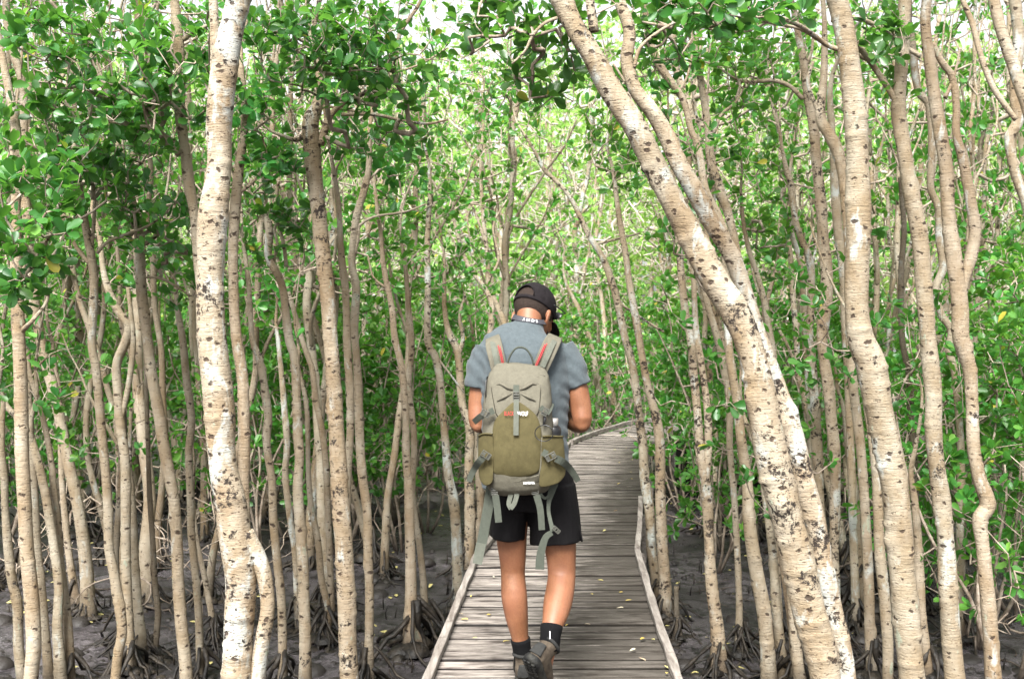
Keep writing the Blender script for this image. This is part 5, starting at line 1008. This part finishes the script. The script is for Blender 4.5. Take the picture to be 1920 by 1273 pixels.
def pad(outline, name, mat, thick=.006, bulge=.006, parent=PK, surf=face, back=.02, wav=.002, n=3):
    """a stuffed panel sewn on to the bag; outline in px on the photographed face"""
    o = np.array(outline, float); o = resample(np.c_[o, np.zeros((len(o), 2))], 4.0)[:, :2] if False else np.vstack([np.linspace(o[i], o[(i+1) % len(o)], max(2, int(np.linalg.norm(o[(i+1) % len(o)]-o[i])/5)), endpoint=False) for i in range(len(o))])
    for _ in range(2): o = (np.roll(o, 1, 0)+o*2+np.roll(o, -1, 0))/4
    c = o.mean(0); k = len(o); rings = []
    for s, off in ((1.0, -back), (1.0, thick*.6), (.975, thick), (.93, thick+bulge*.25), (.8, thick+bulge*.6), (.6, thick+bulge*.85), (.35, thick+bulge), (.12, thick+bulge)):
        rings.append([surf(*(c+(p-c)*s), off+(wav*noise.noise(Vector((*(c+(p-c)*s)/14, off*9))) if off > 0 else 0)) for p in o])
    V = np.concatenate([np.array(r) for r in rings]+[np.array([surf(*c, thick+bulge)])]); m = len(rings)
    i = np.arange(m-1)[:, None]*k; j = np.arange(k)[None]; q = (j+1) % k; jj = np.arange(k)
    mb = MB(); mb.add(V, [np.stack([i+j, i+q, i+k+q, i+k+j], -1).reshape(-1, 4), np.stack([jj+(m-1)*k, (jj+1) % k+(m-1)*k, np.full(k, m*k)], -1)])
    return mb.build(name, mat, parent, True, PKO)
def face2(px, py, off=0.):
    u = min(.985, abs((px-979)/86.)); y = 4.415-.103*(1-u**3.2)**(1/3.2)-off*.7; return at(px, py, y)
# side pockets (own surfaces: they bulge at the sides)
def side_surf(xl, xr, y0, y1, Y=4.42, dep=.06):
    def f(px, py, off): 
        u = (px-(xl+xr)/2)/((xr-xl)/2); return at(px, py, Y-off-dep*(1-min(1, abs(u))**2.6)*.5)
    return f
lp = pad([(897, 817), (905, 812), (924, 813), (926, 860), (924, 905), (910, 913), (899, 900), (896, 870)], 'side_pocket', OLIVE, .004, .003, surf=face2, back=.07, wav=.004)
rp = pad([(1016, 817), (1030, 816), (1056, 817), (1059, 850), (1061, 890), (1048, 906), (1022, 913), (1010, 914), (1014, 870)], 'side_pocket', OLIVE, .004, .003, surf=face2, back=.07, wav=.004)
fp = pad([(967.5, 751), (975, 754), (990, 764), (1003, 775), (1009, 784), (1015, 805), (1016.6, 835), (1016.6, 872), (1009, 886), (995, 893), (966, 896), (938, 895), (924, 887), (916, 875), (918, 845), (922, 815), (927, 787), (938, 776), (952, 762), (961, 754)], 'front_panel', OLIVE, .006, .004, wav=.002)
bp = pad([(912, 889), (925, 893), (938, 899), (966, 900.5), (995, 898), (1010, 892), (1016, 884), (1017, 900), (1010, 912), (985, 916), (950, 917), (925, 914), (913, 904)], 'bottom_panel', TAUPE, .006, .004)
def ribbon(pts, name, mat, parent=PK, th=.0025, off=.006, side=None):
    """rows px, py, width px, Y or None (on the bag)"""
    P = []
    for r in pts:
        x, y, wd = r[:3]; p = face(x, y, off) if len(r) < 4 or r[3] is None else at(x, y, r[3]); P.append((*p, wd/2/FPX*p[1]))
    q = resample(P, .008); T = np.gradient(q[:, :3], axis=0); T /= np.linalg.norm(T, axis=1)[:, None]; n0 = np.array((0, -1., .12)); V = []
    for i in range(len(q)):
        s = np.cross(T[i], n0) if side is None else np.array(side, float)-T[i]*T[i].dot(side); s /= np.linalg.norm(s)+1e-9; nn = np.cross(s, T[i]); nn *= (-1 if (nn[1] > 0 and side is None) or (side is not None and i == 0 and nn[1] > 0) or (side is not None and i and nn.dot(pn) < 0) else 1); pn = nn; c = q[i][:3]; w_ = q[i][3]
        for a, b in ((-1, 0), (-1, th), (-.9, th*1.15), (.9, th*1.15), (1, th), (1, 0)): V.append(c+s*w_*a+nn*b)
    n = len(q); F = [(i*6+j, i*6+(j+1) % 6, i*6+6+(j+1) % 6, i*6+6+j) for i in range(n-1) for j in range(6)]; mb = MB()
    mb.add(np.array(V), [np.array(F), np.array([(0, 1, 4, 5), (1, 2, 3, 4), ((n-1)*6+5, (n-1)*6+4, (n-1)*6+1, (n-1)*6), ((n-1)*6+4, (n-1)*6+3, (n-1)*6+2, (n-1)*6+1)])]); return mb.build(name, mat, parent, False, PKO)
def buckle(px, py, Y, ang, w_=.022, L=.034):
    c = at(px, py, Y); Ry = np.array(Matrix.Rotation(-R(ang), 3, 'Y')); mb = MB()
    for dz in (-L*.5, -L*.2, L*.12, L*.48): box(mb, c+Ry@np.array((0, 0, dz)), (w_*1.12, .007, .0042), Ry)
    for s in (-1, 1): box(mb, c+Ry@np.array((s*w_*.53, .0005, 0)), (.004, .006, L*1.02), Ry)
    box(mb, c+Ry@np.array((0, .001, L*.30)), (w_*.55, .008, L*.34), Ry); box(mb, c+Ry@np.array((0, .0022, -L*.35)), (w_*.9, .003, L*.34), Ry)
    return bevel(mb.build('buckle', BUCK, PK, False, PKO), .0012)
# centre strap, buckle, lettering
ribbon([(968, 750, 10), (968, 770, 10), (967.5, 800, 10), (967.5, 816, 10)], 'centre_strap', WEBL, off=.020)
p = face(968, 742, .012); buckle(968, 742, p[1], 0, .022, .032)
ribbon([(968, 722, 11), (968, 736, 11)], 'centre_strap', WEB, off=.006)
mb = MB()
for a in (-1, 1):
    tube(mb, [face(968+a*7, 731, .006), face(968+a*16, 727, .010), face(968+a*30, 719, .008), face(968+a*38, 722, .003)], [.004, .006, .006, .002], 8)
    tube(mb, [face(968+a*8, 738, .004), face(968+a*24, 745, .009), face(968+a*36, 752, .004)], [.003, .006, .002], 8)
mb.build('fabric_fold', TAUPE, PK, True, PKO)
def text(body, px, py, size, mat, surf_off, parent, sx=1., tilt=0., bold=.0002):
    cu = bpy.data.curves.new('lettering', 'FONT'); cu.body = body; cu.size = size; cu.extrude = .0005; cu.align_x = 'CENTER'; cu.align_y = 'CENTER'; cu.offset = bold
    o = as_mesh(cu, mat); o.parent = parent; p = face(px, py, surf_off); o.location = p-PKO
    a, b = face(px-8, py, 0), face(px+8, py, 0); o.rotation_euler = (R(84), R(tilt), math.atan2(b[1]-a[1], b[0]-a[0])); o.scale = (sx, 1, 1); return o
text('BLACK', 954.3, 775.5, .0245, RED, .0225, fp, .52); text('WOLF', 980.3, 775.8, .0245, WHITE, .0225, fp, .62)
text('HOVERFELL', 992, 905.5, .0125, WHITE, .0155, bp, .72, -2)
for pp in ([(897, 818), (905, 813.5), (914, 813), (923.5, 814)], [(1017, 818), (1030, 817.5), (1044, 818), (1056, 818.5)]):
    mb = MB(); q = resample([(*face2(*p, .010), 0) for p in pp], .008)[:, :3]; tube(mb, q, .0036, 8); mb.build('pocket_hem', OLIVE, lp if pp[0][0] < 950 else rp, True, PKO)
# zips and seams
def seam(pts, name='seam', r=.0018, mat=DARKS, off=.003): 
    mb = MB(); q = resample([(*face(*p, off), 0) for p in pts], .01)[:, :3]; tube(mb, q, r, 6); return mb.build(name, mat, PK, True, PKO)
seam([(920, 708), (935, 704), (960, 706), (990, 705), (1008, 703), (1022, 705)], 'zip'); seam([(918, 712), (935, 708.5), (960, 710), (990, 709), (1008, 707), (1026, 710)], 'zip', .0012)
seam([(925, 722), (933, 717), (946, 724), (958, 731)]); seam([(1010, 720), (1003, 719), (990, 725), (978, 732)]); seam([(921, 725), (924, 745), (930, 775), (934, 782)]); seam([(1014, 722), (1013, 745), (1010, 770), (1006, 778)])
seam([(912, 726), (911, 745), (913, 770)], 'zip', .0022); seam([(1012, 905), (1011, 890), (1014, 870), (1016, 820)], 'piping', .003, TAUPE, .012); seam([(919, 905), (917, 880), (919, 840), (923, 810)], 'piping', .003, TAUPE, .010)
mb = MB(); tube(mb, [face(914, 706, .01), face(911, 716, .012), face(910.5, 730, .012), face(911, 744, .010)], [.0035, .003, .002, .003], 8); mb.build('zip_pull', BLACKP, PK, True, PKO)
mb = MB(); tube(mb, [face(x, y, .009) for x, y in ((916, 705), (922, 703), (929, 706))], [.002, .003, .002], 8); mb.build('zip_pull', BLACKP, PK, True, PKO)
# compression straps and buckles
ribbon([(926, 769, 12, 4.318), (918, 773, 12, 4.320)], 'compression_strap', WEB); buckle(910, 775.5, 4.322, 62, .021, .036); ribbon([(905, 778, 12, 4.345), (897, 784, 12, 4.37), (889, 791, 11, 4.40)], 'compression_strap', WEB)
ribbon([(1013, 763, 11, 4.318), (1018, 768, 11, 4.318)], 'compression_strap', WEB); buckle(1022, 772, 4.318, -30, .021, .030); ribbon([(1024, 776, 11, 4.35), (1030, 768, 10, 4.38), (1035, 757, 8, 4.42)], 'compression_strap', WEB)
buckle(911, 853, 4.298, 58, .022, .038); ribbon([(906, 857, 13, 4.302), (898, 866, 13, 4.315), (890, 878, 12, 4.36), (882, 894, 11, 4.37), (879.5, 903, 10, 4.37)], 'compression_strap', WEB)
ribbon([(1017, 847, 13, 4.296), (1026, 852, 13, 4.296)], 'compression_strap', WEB); buckle(1033, 856, 4.292, -62, .023, .042); ribbon([(1042, 859, 14, 4.296), (1055, 866, 14, 4.312), (1068, 878, 13, 4.36), (1078, 892, 12, 4.38), (1084, 902, 11, 4.39)], 'compression_strap', WEB)
# shoulder straps with webbing and red mesh
def sstrap(pts, red, web, base):
    s = ribbon(pts, 'shoulder_strap', TAUPE, th=.012, side=(1, 0, .42 if pts[0][0] < 980 else -.42))
    for (nm, mt, dx, wd) in (('webbing', WEBL, web, 10), ('red_mesh', RED, red, 6.5)):
        pp = [(x+dx, y, wd, Y-.022) for (x, y, w_, Y) in pts[1:base]]
        if nm == 'red_mesh':
            mb = MB(); 
            for k in (-1, 1):
                P = []
                for i, (x, y, w_, Y) in enumerate(resample([(a, b, c, d) for a, b, c, d in pp], 2.0)): P.append(at(x+k*2.2*(1 if (i % 2) else .25), y, Y-.002))
                tube(mb, P, .0022, 5)
            mb.build(nm, mt, s, True, PKO)
        else: ribbon(pp, nm, mt, s)
sstrap([(937, 697, 30, 4.49), (935, 688, 30, 4.482), (931, 668, 31, 4.487), (927, 650, 31, 4.515), (926, 641, 29, 4.545), (925, 637, 27, 4.585), (924, 638, 26, 4.64), (921, 648, 26, 4.72), (916, 660, 27, 4.79), (910, 720, 26, 4.79), (905, 800, 22, 4.74), (903, 860, 18, 4.62), (906, 885, 16, 4.52)], 9, -2, 5)
sstrap([(1010, 697, 30, 4.49), (1014, 688, 30, 4.482), (1023, 668, 31, 4.487), (1032, 648, 31, 4.515), (1037, 639, 29, 4.545), (1039, 635, 27, 4.585), (1040, 636, 26, 4.64), (1042, 646, 26, 4.72), (1048, 660, 27, 4.79), (1052, 720, 26, 4.79), (1052, 800, 22, 4.74), (1048, 860, 18, 4.62), (1040, 885, 16, 4.52)], -10, 3, 5)
mb = MB(); q = resample([(*at(x, y, Y), 0) for x, y, Y in ((951, 684, 4.46), (956, 668, 4.455), (965, 655, 4.45), (975, 651, 4.45), (987, 655, 4.45), (996, 668, 4.455), (1001, 684, 4.46))], .006)[:, :3]; tube(mb, q, .0042, 8); mb.build('haul_loop', WEB, PK, True, PKO)
# straps hanging below
ribbon([(921, 912, 19, 4.40), (917, 940, 19, 4.40), (910, 980, 19, 4.395), (905, 1010, 19, 4.39), (902, 1024, 19, 4.385)], 'hip_strap', WEB); ribbon([(902.5, 1018, 19, 4.382), (898, 1040, 18.5, 4.38), (895, 1057, 18, 4.375)], 'hip_strap', WEBL)
buckle(927, 921, 4.355, 2, .024, .026); ribbon([(929, 928, 13, 4.352), (932, 950, 13, 4.35), (935, 979, 13, 4.345)], 'lash_strap', WEB)
buckle(1004, 921, 4.355, -8, .024, .026); ribbon([(1006, 928, 13, 4.352), (1013, 955, 12.5, 4.35), (1016, 993, 12, 4.345)], 'lash_strap', WEB)
ribbon([(961, 915, 10, 4.36), (956.5, 932, 9, 4.358), (954, 945, 9, 4.355), (959, 953, 10, 4.352)], 'ice_axe_loop', WEBL); ribbon([(970, 915, 10, 4.356), (968, 932, 9, 4.353), (963, 946, 9, 4.350), (957, 953, 9, 4.348)], 'ice_axe_loop', WEBL)
ribbon([(1040, 905, 15, 4.42), (1034, 922, 13, 4.40), (1029, 942, 8, 4.39), (1029, 962, 7, 4.38), (1034, 985, 8, 4.36), (1037, 996, 10, 4.35)], 'hip_strap', WEB); buckle(1043, 993, 4.34, 48, .014, .032)
ribbon([(1035, 998, 10, 4.35), (1024, 1006, 12, 4.35), (1017, 1024, 14, 4.35), (1013, 1045, 16, 4.35), (1012, 1067, 17, 4.35)], 'hip_strap', WEB)
ribbon([(1012, 925, 6, 4.37), (1022, 934, 5, 4.38), (1030, 928, 5, 4.39)], 'lash_strap', WEB)
# bottle and cord ring
c = at(1034, 850, 4.46); r = empty('water_bottle', tuple(c), 'black steel bottle with silver lid in the right side pocket', 'bottle')
ax = np.array((.06, 0, 1.)); mb = MB(); q = [(0, .0), (.0, .033), (.10, .035), (.145, .035), (.160, .031), (.168, .022)]
tube(mb, [c+ax*(h-.05) for h, _ in q], [w_ for _, w_ in q], 28); mb.build('body', BLACKP, r, True, c)
t = NT('brushed steel'); t.bsdf((.62, .60, .56), .35, .5, Metallic=.8); mb = MB(); tube(mb, [c+ax*(h-.05) for h in (.164, .167, .196, .199)], [.017, .0195, .0195, .017], 28); mb.build('lid', t.m, r, True, c)
mb = MB(); q = [at(1020+17*math.cos(a), 812+15*math.sin(a), 4.280-.010*math.cos(a)) for a in np.linspace(0, 2*math.pi, 40)]; tube(mb, q, .0022, 6, cap=False)
o = mb.build('cord_ring', BLACKP, None, True, q[0]); o.location = q[0]; tag(o, 'thin dark cord ring hanging beside the bottle', 'cord ring')
mb = MB(); tube(mb, [at(1019, 797, 4.32), at(1022, 785, 4.33), at(1020, 775, 4.335)], [.004, .007, .004], 8); mb.build('clip', BLACKP, PK, True, PKO)
